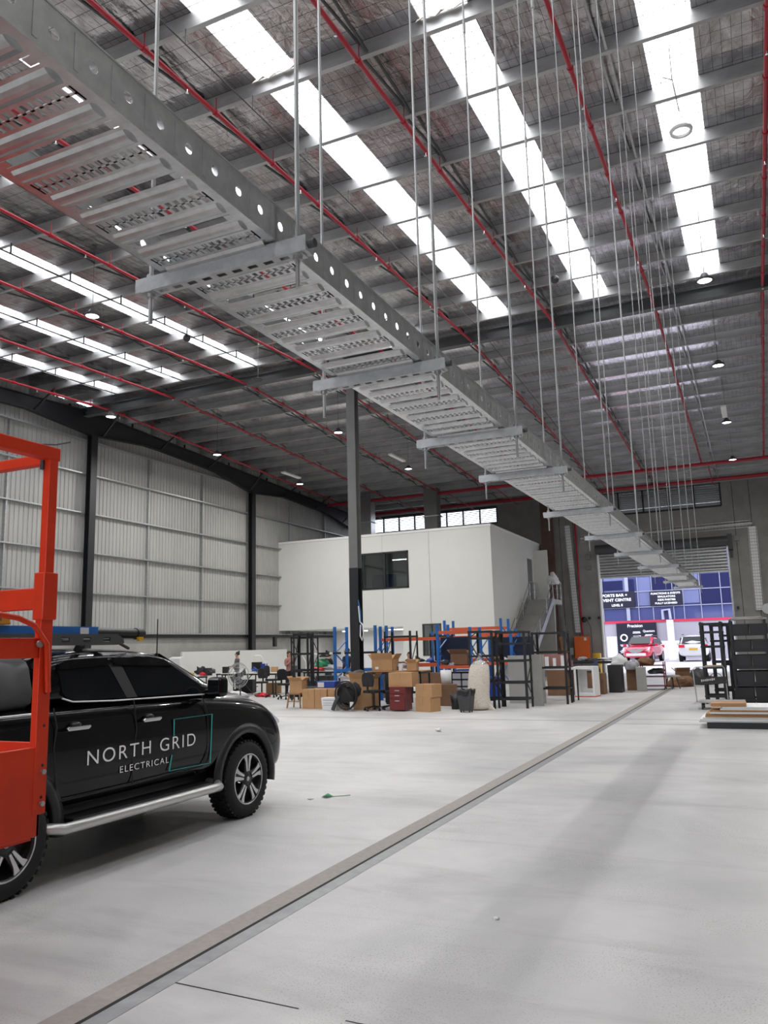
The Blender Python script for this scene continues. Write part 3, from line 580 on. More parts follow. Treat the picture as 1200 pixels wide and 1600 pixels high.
part(MB().tube([(SXa + .7, 45.1, z1 + 1), (SXb - .02, 45.1, z1 + 1), (SXb - .02, 45.1, z1)], .022, 8).tube([(x, 45.1, z1) for x in (SXb,)] * 1 + [(SXb, 45.1, z1 + 1)], .02, 6), 'landing_rail', 'tray', st)
def crumple(x, y, z, r, seed, sc=(1, 1, .6)):
    """folded cloth or plastic heap: a ball pushed in and out along its radius, flattened underneath"""
    rr = random.Random(seed); w = [(rr.uniform(1.5, 5), rr.uniform(1.5, 5), rr.uniform(1.5, 5), rr.uniform(0, 6), rr.uniform(.05, .16)) for _ in range(7)]
    m = MB(); m.ball((0, 0, 0), 1, 22); o = []
    for a, b, c_ in m.v:
        f = 1 + sum(k[4] * sin(k[0] * a * 1.3 + k[1] * b * 1.3 + k[2] * c_ * 1.3 + k[3]) for k in w) + rr.uniform(-.05, .05); c2 = c_ if c_ > -.45 else -.45
        o.append((x + a * r * sc[0] * f, y + b * r * sc[1] * f, z + c2 * r * sc[2] * (f if c_ > -.45 else 1)))
    m.v = o; return m
tag(crumple(-9.95, 43.3, 5.05, .42, 3, (.7, 1, .8)).build('plastic_wrap', 'paper'), 'crumpled white plastic wrapped over the top of the stair handrail', 'wrap')
# wire cable ladder on the back wall around the roller door
def basket(pts, wd, nm, label):
    t = thing(nm, tuple(pts[0]), label, 'cable tray'); m = MB(); rg = MB()
    for a, b in zip(pts[:-1], pts[1:]):
        a, b = Vector(a), Vector(b); d = (b - a).normalized(); q = Vector((d.z, 0, -d.x)) * wd / 2
        for s_ in (-1, -.33, .33, 1): m.bar(a + q * s_, b + q * s_, .014)
        L = (b - a).length; k = 0
        while k < L: c_ = a + d * k; rg.bar(c_ - q, c_ + q, .012); k += .17
    part(m, 'side_wire', 'zinc', t); part(rg, 'cross_wire', 'darkgrey', t)
    tr = MB()
    for a, b in zip(pts[:-1], pts[1:]): tr.bar(Vector(a) + Vector((0, .05, 0)), Vector(b) + Vector((0, .05, 0)), wd * .8, .03) if a[0] != b[0] else tr.box(a[0] - wd * .4, a[1] + .04, min(a[2], b[2]), a[0] + wd * .4, a[1] + .07, max(a[2], b[2]))
    part(tr, 'backing_sheet', 'white', t); return t
basket([(-9.1, 47.3, 7.75), (.12, 47.3, 7.85)], .36, 'wire_cable_ladder', 'horizontal wire cable ladder above the roller door')
basket([(.10, 47.3, 7.7), (.06, 47.3, 3.2)], .42, 'wire_cable_ladder', 'vertical wire cable ladder right of the roller door')
basket([(-9.85, 47.3, 8.6), (-9.6, 47.3, 2.3)], .34, 'wire_cable_ladder', 'vertical wire cable ladder beside the red riser pipe')
tag(MB().cyl((.45, 47.3, 3.25), (.45, 47.22, 3.25), .28, 20).build('wall_fan', 'galv'), 'round grey disc fixture at the foot of the right vertical cable ladder', 'fixture')
for x, z, lb in ((-8.75, 5.9, 'small pale box high on the wall left of the roller door'), (-8.75, 6.5, 'upper small pale box on the wall left of the roller door'), (-.72, 7.0, 'small pale junction box right of the roller door')):
    tag(MB().box(x - .12, BY - .12, z, x + .12, BY, z + .28).build('junction_box', 'chan'), lb, 'box')
for x, z, lb in ((-8.0, 3.05, 'small black sensor hard against the left guide of the roller door'), (-1.03, 3.3, 'small black sensor on the wall right of the roller door'), (-8.55, 3.05, 'small black sensor on the wall further left of the roller door')): tag(MB().box(x - .12 - (.3 if x < -2 else -.1), BY - .2, z, x + .0 - (.3 if x < -2 else -.1), BY - .05, z + .14).build('door_sensor', 'black'), lb, 'sensor', 'door sensors')
u = thing('service_cabinet', (-9.4, 47.3, .8), 'orange metal cabinet on the back wall under the red riser pipe', 'cabinet')
MB().box(-.42, -.18, 0, .42, .18, 1.3).build('body', 'orange2', u, bev=.01); MB().box(-.39, -.2, .03, .39, -.18, 1.27).build('door', 'orange2', u, bev=.005); MB().box(.16, -.206, 1.05, .3, -.2, 1.22).build('notice', 'paper', u)
tag(MB().box(-10.3, 47.2, 1.05, -9.9, 47.45, 1.45).build('switch_box', 'wallsheet'), 'grey electrical box left of the orange cabinet', 'box')
tag(MB().bar((-10.4, 46.6, 4.0), (-9.95, 46.8, 0), .16).build('timber_post', 'chan'), 'grey post leaning between the stair and the orange cabinet', 'post')
tag(MB().bar((-10.2, 45.6, 2.1), (-9.8, 45.2, 0), .25, .05).build('board', 'wood'), 'narrow timber board leaning against the wall by the stair foot', 'board')
tag(MB().cyl((-8.15, 44.8, 0), (-8.15, 44.8, 1.15), .22, 14).build('warning_drum', 'yellow'), 'yellow drum standing just left of the roller door opening', 'drum')

# ------------------------------------------------------------------ outside the roller door
gr = MB(); gy = [(BY - .01, 0), (50.5, .12), (53, .36), (75, .42)]
for (a, za), (b, zb) in zip(gy[:-1], gy[1:]): gr.add([(-40, a, za - .001), (30, a, za - .001), (30, b, zb - .001), (-40, b, zb - .001)], [(0, 1, 2, 3)])
tag(gr.build('driveway', 'asphalt'), kind='structure')
fb = thing('facing_building', (-5, 61, .4), 'building across the driveway with blue glazed upper storey and red fascia', 'building')
FYY = 61.0; K = 61.0
part(MB().box(-22, FYY, .38, 9, FYY + 5, 3.05), 'lower_wall', 'render', fb)
part(MB().box(-22, FYY - .05, 3.03, 9, FYY + 4, 3.2), 'fascia_strip', 'pink', fb)
part(MB().box(-22, FYY + .05, 3.2, 9, FYY + 4, 9.5), 'glass_front', 'facade', fb)
pp = MB()
for x0, x1, z0, z1 in ((-10.25, -8.6, 4.2, 6.9), (-7.9, -6.95, 4.25, 6.3), (-4.85, -3.7, 4.3, 6.8)): part(MB().box(x0, FYY + .0, z0, x1, FYY + .05, z1), 'pale_panel', 'facade2', fb)
nv = MB()
for x0, x1, z0, z1 in ((-10.6, -8.9, 5.45, 6.15), (-8.55, -8.1, 4.3, 6.2), (-6.9, -4.9, 5.25, 6.3), (-3.65, -.9, 4.15, 6.3)): part(MB().box(x0, FYY - .03, z0, x1, FYY + .0, z1), 'dark_panel', 'navy', fb)
mu = MB()
for z in (4.12, 5.25, 6.75): mu.box(-22, FYY - .06, z, 9, FYY - .02, z + .05)
for x in (-10.4, -8.55, -7.9, -6.9, -5.5, -4.8, -3.65, -2.3, -1, 1.5): mu.box(x, FYY - .06, 3.2, x + .045, FYY - .02, 9)
mu.box(-8.75, FYY - .08, 3.2, -8.5, FYY - .03, 6.9); part(mu, 'mullion', 'mull', fb)
part(MB().box(-5.98, FYY - .75, .38, -5.55, FYY - .35, 3.15), 'column', 'white', fb)
part(MB().tube([(-6.25, FYY - .1, 3.2), (-6.25, FYY - .1, 3.85), (-5.8, FYY - .1, 3.9), (-5.75, FYY - .1, 3.2)], .1, 8), 'vent_pipe', 'mull', fb)
part(MB().box(-10.3, FYY - .03, .6, -9.4, FYY, 2.1), 'roller_panel', 'white', fb); part(MB().box(-6.6, FYY - .03, .4, -5.0, FYY, 1.7), 'roller_panel', 'white', fb)
def W_(x, y, z): return lambda u, v, w: (x + u, y - w, z + v)
sg = thing('building_sign', (-9.3, FYY - .1, 4.1), 'dark sign with white lettering on the facing building, at left of the opening', 'sign')
part(MB().box(-10.6, FYY - .14, 4.15, -8.1, FYY - .07, 5.32), 'panel', 'signblack', sg)
for tx, wd, x, z, h in (('SPORTS BAR +', 1.95, -10.55, 4.98, .2), ('EVENT CENTRE', 2.15, -10.5, 4.64, .2), ('LEVEL 8', .78, -9.75, 4.27, .17)):
    o = lettering(tx, wd, h, W_(x, FYY - .15, z), 'litsign', 'lettering', None, bold=.03); o.parent = sg; o.matrix_parent_inverse = Matrix.Translation(sg.location).inverted()
sg = thing('building_sign', (-5.9, FYY - .1, 4.1), 'dark sign listing functions and parties on the facing building, centre of the opening', 'sign')
part(MB().box(-7.05, FYY - .14, 4.2, -4.85, FYY - .07, 5.2), 'panel', 'signblack', sg)
for tx, wd, x, z, h in (('FUNCTIONS & EVENTS', 2.0, -6.95, 5.0, .13), ('SIMULATORS', 1.2, -6.5, 4.77, .13), ('KIDS PARTIES', 1.2, -6.5, 4.54, .13), ('FULLY LICENSED', 1.5, -6.7, 4.3, .13)):
    o = lettering(tx, wd, h, W_(x, FYY - .15, z), 'litsign', 'lettering', None, bold=.03); o.parent = sg; o.matrix_parent_inverse = Matrix.Translation(sg.location).inverted()
sg = thing('shopfront_sign', (-8.2, FYY - .1, .6), 'tall black shopfront sign with white words behind the red car', 'sign')
part(MB().box(-9.55, FYY - .14, .55, -6.75, FYY - .05, 3.02), 'panel', 'signblack', sg)
for tx, wd, x, z, h in (('Precision', 1.05, -8.75, 2.72, .22), ('Quantum', .8, -7.7, 2.35, .16), ('Silver', .55, -7.55, 2.1, .16), ('Wheels & Tyres', .6, -8.45, 2.3, .09), ('Suspension', .6, -8.45, 2.05, .09), ('Alignment', .55, -8.42, 1.8, .09), ('Service', .5, -8.4, 1.55, .09)):
    if tx in ('Wheels & Tyres', 'Suspension', 'Alignment', 'Service', 'Repairs', 'Silver'): continue
    o = lettering(tx, wd, h, W_(x, FYY - .15, z), 'litsign', 'lettering', None, bold=.02); o.parent = sg; o.matrix_parent_inverse = Matrix.Translation(sg.location).inverted()
mk = MB()
for x, z, wd in ((-8.4, 2.36, .5), (-8.42, 2.28, .55), (-8.42, 2.08, .55), (-8.4, 2.0, .5), (-8.42, 1.8, .5), (-8.4, 1.72, .55), (-9.35, 1.45, .6), (-9.3, 1.37, .5), (-7.55, 2.14, .5), (-7.6, 2.07, .55), (-9.4, 1.0, .8), (-9.35, .9, .7), (-9.3, 1.06, .5)): mk.box(x, FYY - .148, z, x + wd, FYY - .14, z + .045)
part(mk, 'small_print', 'litsign', sg)['kind'] = 'stuff'
part(MB().lathe((-9.05, FYY - .145, 1.98), [(.17, 0), (.27, 0), (.27, -.03), (.17, -.03), (.17, 0)], 24, 'y'), 'wheel_emblem', 'litsign', sg)

# ------------------------------------------------------------------ vehicles
def loft(st, m, name, par, sub_=1, closed=True):
    """st: list of (y, [(x,z)...]) half sections from bottom centre to top centre, mirrored"""
    mb = MB(); k = len(st[0][1]); vs = []
    for y, sec in st:
        vs += [(x, y, z) for x, z in sec] + [(-x, y, z) for x, z in sec[-2:0:-1]]
    n = 2 * k - 2; fs = []
    for i in range(len(st) - 1):
        for j in range(n): fs.append((i * n + j, i * n + (j + 1) % n, (i + 1) * n + (j + 1) % n, (i + 1) * n + j))
    fs += [tuple(range(n)), tuple(range((len(st) - 1) * n, len(st) * n))[::-1]]
    mb.add(vs, fs, True); o = mb.build(name, m, par)
    if sub_: q = o.modifiers.new('u', 'SUBSURF'); q.levels = q.render_levels = sub_
    return o
def cut(o, cuts):
    for c in cuts:
        q = o.modifiers.new('c', 'BOOLEAN'); q.operation = 'DIFFERENCE'; q.object = c; q.solver = 'EXACT'
    bake(o)
    for c in cuts: bpy.data.objects.remove(c)
def wheel(par, x, y, r, rim, outer, spokes=True, name='wheel', wd=.26):
    """wheel with tyre, alloy rim and spokes; outer = +1 or -1 side facing"""
    w0 = bpy.data.objects.new(name, None); COL.objects.link(w0); w0.parent = par; w0.location = (x, y, r); s = outer
    pr = [(rim, -wd / 2), (rim + .03, -wd / 2 - .005), (r - .07, -wd / 2 - .012), (r - .02, -wd / 2 + .01), (r, -wd / 2 + .045), (r, wd / 2 - .045), (r - .02, wd / 2 - .01), (r - .07, wd / 2 + .012), (rim + .03, wd / 2 + .005), (rim, wd / 2)]
    t = MB().lathe((0, 0, 0), pr, 48, 'x')
    for k in range(40):                                      # chunky tread blocks
        a = 2 * pi * k / 40
        for sx, da in ((-.085, 0), (-.03, .5), (.03, 0), (.085, .5)):
            b = a + da * 2 * pi / 40; c = Vector((sx, (r + .002) * cos(b), (r + .002) * sin(b)))
            m_ = Matrix.Translation(c) @ Matrix.Rotation(b - pi / 2, 4, 'X'); q = MB().box(-.024, -.017, -.008, .024, .017, .009); t.add([m_ @ Vector(p) for p in q.v], q.f)
    t.build('tyre', 'rubber', w0)
    d = wd / 2 * s
    MB().lathe((0, 0, 0), [(rim, d), (rim - .012, d), (rim - .02, d * .8), (rim - .03, d * .1), (.05, d * .1)], 40, 'x').build('rim_barrel', 'plastic', w0)
    MB().lathe((0, 0, 0), [(rim + .004, d + .001 * s), (rim - .008, d + .003 * s), (rim - .010, d * .92)], 40, 'x').build('rim_lip', 'alloy', w0)
    if spokes:
        sp = MB(); bl = MB()
        for k in range(5):
            a0 = 2 * pi * k / 5 + .32
            for sg_ in (-1, 1):
                def P(rad, off): a = a0; cx = cos(a), sin(a); nx = (-sin(a), cos(a)); return (rad * cx[0] + off * nx[0], rad * cx[1] + off * nx[1])
                q = [P(.08, sg_ * .006), P(rim * .62, sg_ * .010), P(rim - .006, sg_ * .020), P(rim - .013, sg_ * .082), P(rim * .72, sg_ * .048), P(.08, sg_ * .026)]
                sp.prism(q, 'x', d * .86, d * .96)
            q = [P(.06, -.05), P(rim * .8, -.05), P(rim * .8, .05), P(.06, .05)]; bl.prism(q, 'x', d * .6, d * .85)
        sp.build('spoke', 'alloy', w0); bl.build('spoke_backing', 'plastic', w0)
        MB().lathe((0, 0, 0), [(.001, d * .93), (.055, d * .93), (.07, d * .88), (.085, d * .6)], 20, 'x').build('hub', 'plastic', w0)
        MB().lathe((0, 0, 0), [(.001, d * .96), (.024, d * .96), (.024, d * .93)], 16, 'x').build('hub_badge', 'alloy', w0)
    else: MB().lathe((0, 0, 0), [(.001, d * .8), (rim - .02, d * .85)], 5, 'x').build('spoke', 'alloy', w0)
    return w0
ute = thing('ute', (-6.18, 0, 0), 'glossy black dual cab ute with roof ladder, silver side steps and white electrical company lettering', 'car')
HW = .93; RY, FY_ = 4.5, 7.63
def sec(hw, zb, zt, crown=.03, sh=.09):
    return [(0, zb), (hw - .12, zb), (hw - .015, zb + .10), (hw, zb + .30), (hw + .003, (zb + zt) / 2 + .05), (hw - .012, zt - .16), (hw - .05, zt - .05), (hw - sh - .04, zt), (hw * .5, zt + crown), (0, zt + crown * 1.2)]
body = loft([(2.25, sec(.84, .62, 1.32)), (2.32, sec(.90, .55, 1.36)), (3.2, sec(.92, .52, 1.37)), (4.2, sec(HW, .52, 1.37)), (5.0, sec(HW, .5, 1.37)), (6.0, sec(HW, .5, 1.365)), (6.9, sec(HW, .5, 1.345, .03)), (7.15, sec(HW, .5, 1.325, .05)), (7.45, sec(HW + .005, .5, 1.295, .08)),
             (7.9, sec(HW + .005, .46, 1.25, .09, .13)), (8.15, sec(HW, .40, 1.18, .09, .16)), (8.33, sec(.915, .38, 1.05, .10, .2)), (8.45, sec(.86, .39, .96, .09, .22)), (8.53, sec(.74, .43, .88, .06, .24)), (8.56, sec(.55, .5, .8, .05, .2))], 'carpaint', 'body', ute, 2)
cs = [MB().cyl((-1.3, y, .42), (1.3, y, .42), r_, 40).build('cutter', 'plastic') for y, r_ in ((RY, .47), (FY_, .485))]
for c in cs: c.location = (-6.18, 0, 0)
cut(body, cs)
def gsec(zt, wt, zb=1.33, wb=.885): return [(0, zb), (wb, zb), (wb - (wb - wt) * .42, zb + (zt - zb) * .5), (wt + .035, zt - .10), (wt, zt - .05), (wt - .07, zt - .012), (wt * .5, zt + .015), (0, zt + .02)]
cab = loft([(4.86, gsec(1.60, .74)), (4.90, gsec(1.745, .715)), (5.1, gsec(1.815, .71)), (5.7, gsec(1.835, .705)), (6.25, gsec(1.82, .70)), (6.58, gsec(1.765, .70)), (6.88, gsec(1.62, .725)), (7.18, gsec(1.46, .77)), (7.38, gsec(1.365, .83))], 'carpaint', 'cab', ute, 2)
def gx(z, y=5.8):   # half width of the cab side at height z
    return .885 - (.885 - .74) * max(0, (z - 1.33) / .40)
def side_panel(pts, m, name, off=.008, s=1, par=ute, bulge=0.0):
    a = [(s * (gx(z) + off), y, z) for y, z in pts]; b = [(s * (gx(z) + off - .03), y, z) for y, z in pts]; n = len(pts)
    return MB().add(a + b, [tuple(range(n)), tuple(range(n, 2 * n))[::-1]] + [(i, (i + 1) % n, n + (i + 1) % n, n + i) for i in range(n)]).build(name, m, par)
rear_w = [(5.08, 1.47), (5.10, 1.435), (5.18, 1.405), (5.79, 1.385), (5.66, 1.695), (5.16, 1.685), (5.09, 1.66)]
front_w = [(5.95, 1.385), (7.0, 1.36), (6.88, 1.45), (6.52, 1.66), (6.42, 1.70), (5.84, 1.715)]
for s in (1, -1):
    side_panel(rear_w, 'autoglass', 'side_window', .016, s); side_panel(front_w, 'autoglass', 'side_window', .016, s)
    side_panel([(5.80, 1.385), (5.94, 1.385), (5.83, 1.70), (5.67, 1.70)], 'plastic', 'door_pillar', .017, s)
    side_panel([(5.08, 1.665), (5.68, 1.685), (5.66, 1.75), (5.18, 1.74), (5.09, 1.71)], 'carpaint', 'weather_shield', .035, s)
    side_panel([(5.73, 1.685), (6.52, 1.65), (6.42, 1.72), (6.2, 1.75), (5.74, 1.75)], 'carpaint', 'weather_shield', .035, s)
    MB().tube([(s * .905, 5.02, 1.43), (s * .896, 5.14, 1.395), (s * .899, 5.6, 1.372), (s * .903, 7.0, 1.345)], .008, 6).build('belt_moulding', 'alloy', ute)
    for y0, y1, z in ((5.02, 5.28, 1.185), (5.92, 6.17, 1.175)):
        hd = MB().prism([(y0, z), (y0 + .01, z - .018), (y1 - .03, z - .02), (y1, z), (y1 - .01, z + .016), (y0 + .03, z + .018)], 'x', s * .955, s * .985).build('door_handle', 'chrome', ute, bev=.006)
        MB().ball(((s * .93), (y0 + y1) / 2, z + .025), .05, 10, .5).build('handle_recess', 'plastic', ute)
    ln = MB()
    for P in ([(4.93, 1.36), (4.955, 1.2), (4.93, 1.05), (4.98, .62)], [(5.86, 1.36), (5.885, 1.1), (5.84, .85), (5.845, .62)], [(6.86, 1.33), (6.93, 1.15), (6.93, .8), (6.86, .66)]):
        ln.tube([(s * (HW + (.0005 if z < 1.25 else -.018)), y, z) for y, z in P], .006, 5)
    ln.tube([(s * (HW - .002), y, z) for y, z in ((4.98, .62), (5.845, .62), (6.86, .645))], .006, 5); ln.build('panel_gap', 'slot', ute)
    # chrome-less cladding: flares around both arches
    for y, r_, a0, a1 in ((FY_, .50, -12, 192), (RY, .49, -8, 188)):
        P = [(y + r_ * cos(radians(a)), .42 + r_ * sin(radians(a))) for a in range(a0, a1 + 1, 8)]; f = MB(); vs = []
        for yy, zz in P:
            dy, dz = (yy - y) / r_, (zz - .42) / r_
            vs += [(s * .86, yy - dy * .03, zz - dz * .03), (s * .950, yy - dy * .03, zz - dz * .03), (s * .955, yy + dy * .02, zz + dz * .02), (s * .925, yy + dy * .085, zz + dz * .085)]
        f.add(vs, [(4 * i + j, 4 * i + j + 1, 4 * i + 5 + j, 4 * i + 4 + j) for i in range(len(P) - 1) for j in range(3)], True); f.build('wheel_arch_flare', 'plastic', ute, solid=.006)
        MB().tube([(s * .62, yy, zz) for yy, zz in P], .05, 6).build('arch_liner', 'plastic', ute)
    # side step
    MB().tube([(s * .80, 4.88, .44), (s * .93, 4.90, .43), (s * 1.02, 4.99, .42), (s * 1.03, 5.2, .42), (s * 1.03, 6.9, .42), (s * 1.02, 7.02, .42), (s * .93, 7.1, .43), (s * .80, 7.12, .44)], .044, 12).build('side_step', 'silver', ute)
    MB().box(s * .78 if s > 0 else -1.0, 5.1, .44, s * 1.0 if s > 0 else -.78, 6.95, .475).build('step_tread', 'plastic', ute, bev=.008)
    # mirrors
    mr = MB().tube([(s * .86, 6.95, 1.35), (s * .98, 6.91, 1.37)], .035, 8).build('mirror_arm', 'carpaint', ute)
    MB().cbox((s * 1.055, 6.93, 1.42), (.21, .13, .20), rz=-.12 * s).build('mirror', 'carpaint', ute, bev=.045, seg=4)
    MB().cbox((s * 1.050, 6.863, 1.42), (.155, .006, .145), rz=-.12 * s).build('mirror_glass', 'autoglass', ute, bev=.002)
    MB().prism([(8.02, 1.13), (8.2, 1.075), (8.40, .96), (8.38, .90), (8.2, .93), (8.08, 1.02)], 'x', s * .60, s * .885).build('headlight', 'lens', ute, bev=.03)
    MB().ball((s * .82, 8.16, 1.0), .05, 10).ball((s * .76, 8.25, .95), .045, 10).build('headlight_bulb', 'chrome', ute)
    MB().ball((s * .62, 8.42, .58), .06, 10).build('fog_lamp', 'lens', ute)
    wheel(ute, s * .83, FY_, .40, .262, s); wheel(ute, s * .83, RY, .40, .262, s)
MB().add([(-.60, 6.56, 1.765), (.60, 6.56, 1.765), (.70, 7.28, 1.405), (-.70, 7.28, 1.405)], [(0, 1, 2, 3)]).build('windscreen', 'autoglass', ute, solid=.01)
MB().prism([(8.36, .42), (8.54, .45), (8.56, .62), (8.45, .66)], 'x', -.62, .62).build('front_bumper', 'darkgrey', ute, bev=.03)
MB().prism([(8.47, .68), (8.545, .70), (8.49, .95), (8.40, .98)], 'x', -.52, .52).build('grille', 'alloy', ute, bev=.02)
MB().box(-.82, 2.1, .5, .82, 2.3, .68).build('rear_bumper', 'chrome', ute, bev=.03)
MB().box(-.7, 2.5, .35, .7, 8.1, .55).cyl((-.8, RY, .4), (.8, RY, .4), .06).cyl((-.8, FY_, .4), (.8, FY_, .4), .05).build('chassis', 'plastic', ute)
MB().tube([(-.72, y, .42 + .46 * sin((y - FY_ + .45) / .9 * pi)) for y in (FY_ - .45, FY_ + .45)], .01).build('splash_guard', 'plastic', ute)
can = loft([(2.35, [(0, 1.30), (.86, 1.30), (.84, 1.5), (.79, 1.70), (.74, 1.76), (.4, 1.79), (0, 1.79)]), (2.45, [(0, 1.30), (.885, 1.30), (.86, 1.5), (.80, 1.73), (.74, 1.79), (.4, 1.82), (0, 1.82)]), (4.80, [(0, 1.30), (.885, 1.30), (.86, 1.5), (.80, 1.73), (.74, 1.79), (.4, 1.82), (0, 1.82)]), (4.87, [(0, 1.30), (.87, 1.30), (.84, 1.5), (.79, 1.70), (.74, 1.76), (.4, 1.79), (0, 1.79)])], 'darkgrey', 'canopy', ute, 1)
MB().tube([(.94, 2.6, 1.33), (.94, 4.85, 1.33)], .012, 6).build('canopy_trim', 'alloy', ute)
MB().cyl((.62, 6.5, 1.76), (.64, 6.48, 2.12), .006, 6).cyl((.60, 6.52, 1.68), (.62, 6.5, 1.78), .012, 8).build('antenna', 'plastic', ute)
# white vinyl lettering and teal square on the doors
def D_(y, z): return lambda u, v, w: (HW + .0055 + w, y + u, z + v)
for tx, wd, h, y, z, cn in (('NORTH GRID', 1.44, .118, 5.29, .862, 'lettering'), ('ELECTRICAL', .65, .055, 5.68, .745, 'lettering')):
    o = lettering(tx, wd, h, D_(y, z), 'decal', cn, ute, .001, sp=1.22, bold=-.003)
    o['label'] = 'white ' + tx.lower() + ' lettering'
q = MB()
for a, b in (((6.40, .985), (6.40, 1.14)), ((6.40, 1.14), (7.0, 1.14)), ((7.0, 1.14), (6.975, .655)), ((6.975, .655), (6.34, .665)), ((6.34, .665), (6.375, .81))):
    q.bar((HW + .006, *a), (HW + .006, *b), .015 if abs(a[0] - b[0]) > .2 else .002, .002 if abs(a[0] - b[0]) > .2 else .015)
q.build('logo_square', 'teal', ute)['label'] = 'teal open square outline'
# roof rack and load
rk = thing('roof_rack', (-6.18, 5, 1.83), 'black slotted roof rack platform on the roof of the black ute', 'roof rack')
for s in (1, -1):
    sidep = MB(); sidep.holes(3.0, 5.84, 1.865, 1.965, [(a, a + .09, 1.895, 1.935) for a in (3.3, 3.75, 4.2, 4.65, 4.92, 5.17, 5.42, 5.66)], lambda a, c, b, d: sidep.box(-6.18 + s * .70, a, c, -6.18 + s * .715, b, d))
    sidep.prism([(5.84, 1.865), (5.93, 1.88), (5.92, 1.92), (5.84, 1.965)], 'x', -6.18 + s * .70, -6.18 + s * .715); part(sidep, 'side_plate', 'darkgrey', rk)
    for p_, q_, w_ in (((5.88, 1.88), (.66, 6.05, 1.83), .02), ((5.4, 1.87), (.66, 5.4, 1.81), .05), ((3.4, 1.87), (.68, 3.4, 1.79), .05)): part(MB().bar((-6.18 + s * .70, *p_), (-6.18 + s * q_[0], q_[1], q_[2]), w_), 'mounting_leg', 'plastic', rk)
part(MB().box(-6.88, 3.1, 1.90, -5.48, 3.2, 1.92).box(-6.88, 4.1, 1.90, -5.48, 4.2, 1.92).box(-6.88, 5.1, 1.90, -5.48, 5.2, 1.92).box(-6.88, 5.7, 1.90, -5.48, 5.8, 1.92), 'cross_bar', 'darkgrey', rk)
ld = thing('ladder', (-5.75, 4.5, 1.95), 'blue fibreglass extension ladder lying on the ute roof rack', 'ladder')
for x in (-5.62, -5.98): part(MB().box(x, 2.3, 1.945, x + .03, 5.72, 2.035), 'stile', 'blue', ld)
rg = MB()
for k in range(12): rg.cyl((-5.97, 2.5 + k * .28, 1.99), (-5.6, 2.5 + k * .28, 1.99), .014, 8)
part(rg, 'rung', 'alloy', ld); part(MB().box(-5.589, 5.5, 1.955, -5.586, 5.6, 2.025), 'sticker', 'paper', ld)
tb = thing('storage_tube', (-6.2, 5.5, 2.0), 'dark round conduit tube strapped on the ute rack beside the ladder', 'tube')
part(MB().cyl((-5.78, 4.0, 2.0), (-5.78, 6.42, 1.98), .05, 16), 'tube', 'plastic', tb); part(MB().cyl((-5.78, 6.42, 1.98), (-5.78, 6.52, 1.98), .058, 16), 'end_cap', 'plastic', tb); part(MB().box(-5.74, 6.40, 1.905, -5.70, 6.46, 1.945), 'latch', 'yellow', tb)
ml = tag(MB().box(-6.15, 2.6, 1.92, -6.05, 6.3, 1.99).box(-6.32, 2.6, 1.92, -6.22, 6.2, 1.99).build('metal_trunking', 'galv'), 'pair of galvanised trunking lengths lying on the ute rack', 'trunking')
ab = thing('amber_case', (-5.6, 4.2, 2.04), 'amber plastic case with dark printed letters lying on the ladder at the left photo edge', 'case')
part(MB().prism([(4.15, 2.04), (4.72, 2.04), (4.70, 2.12), (4.66, 2.15), (4.15, 2.15)], 'x', -5.78, -5.55), 'body', 'amber', ab, bev=.01)
pm_ = MB()
for k in range(7): pm_.box(-5.549, 4.36 + k * .04, 2.07, -5.546, 4.38 + k * .04, 2.12)
part(pm_, 'print', 'card2', ab)['kind'] = 'stuff'
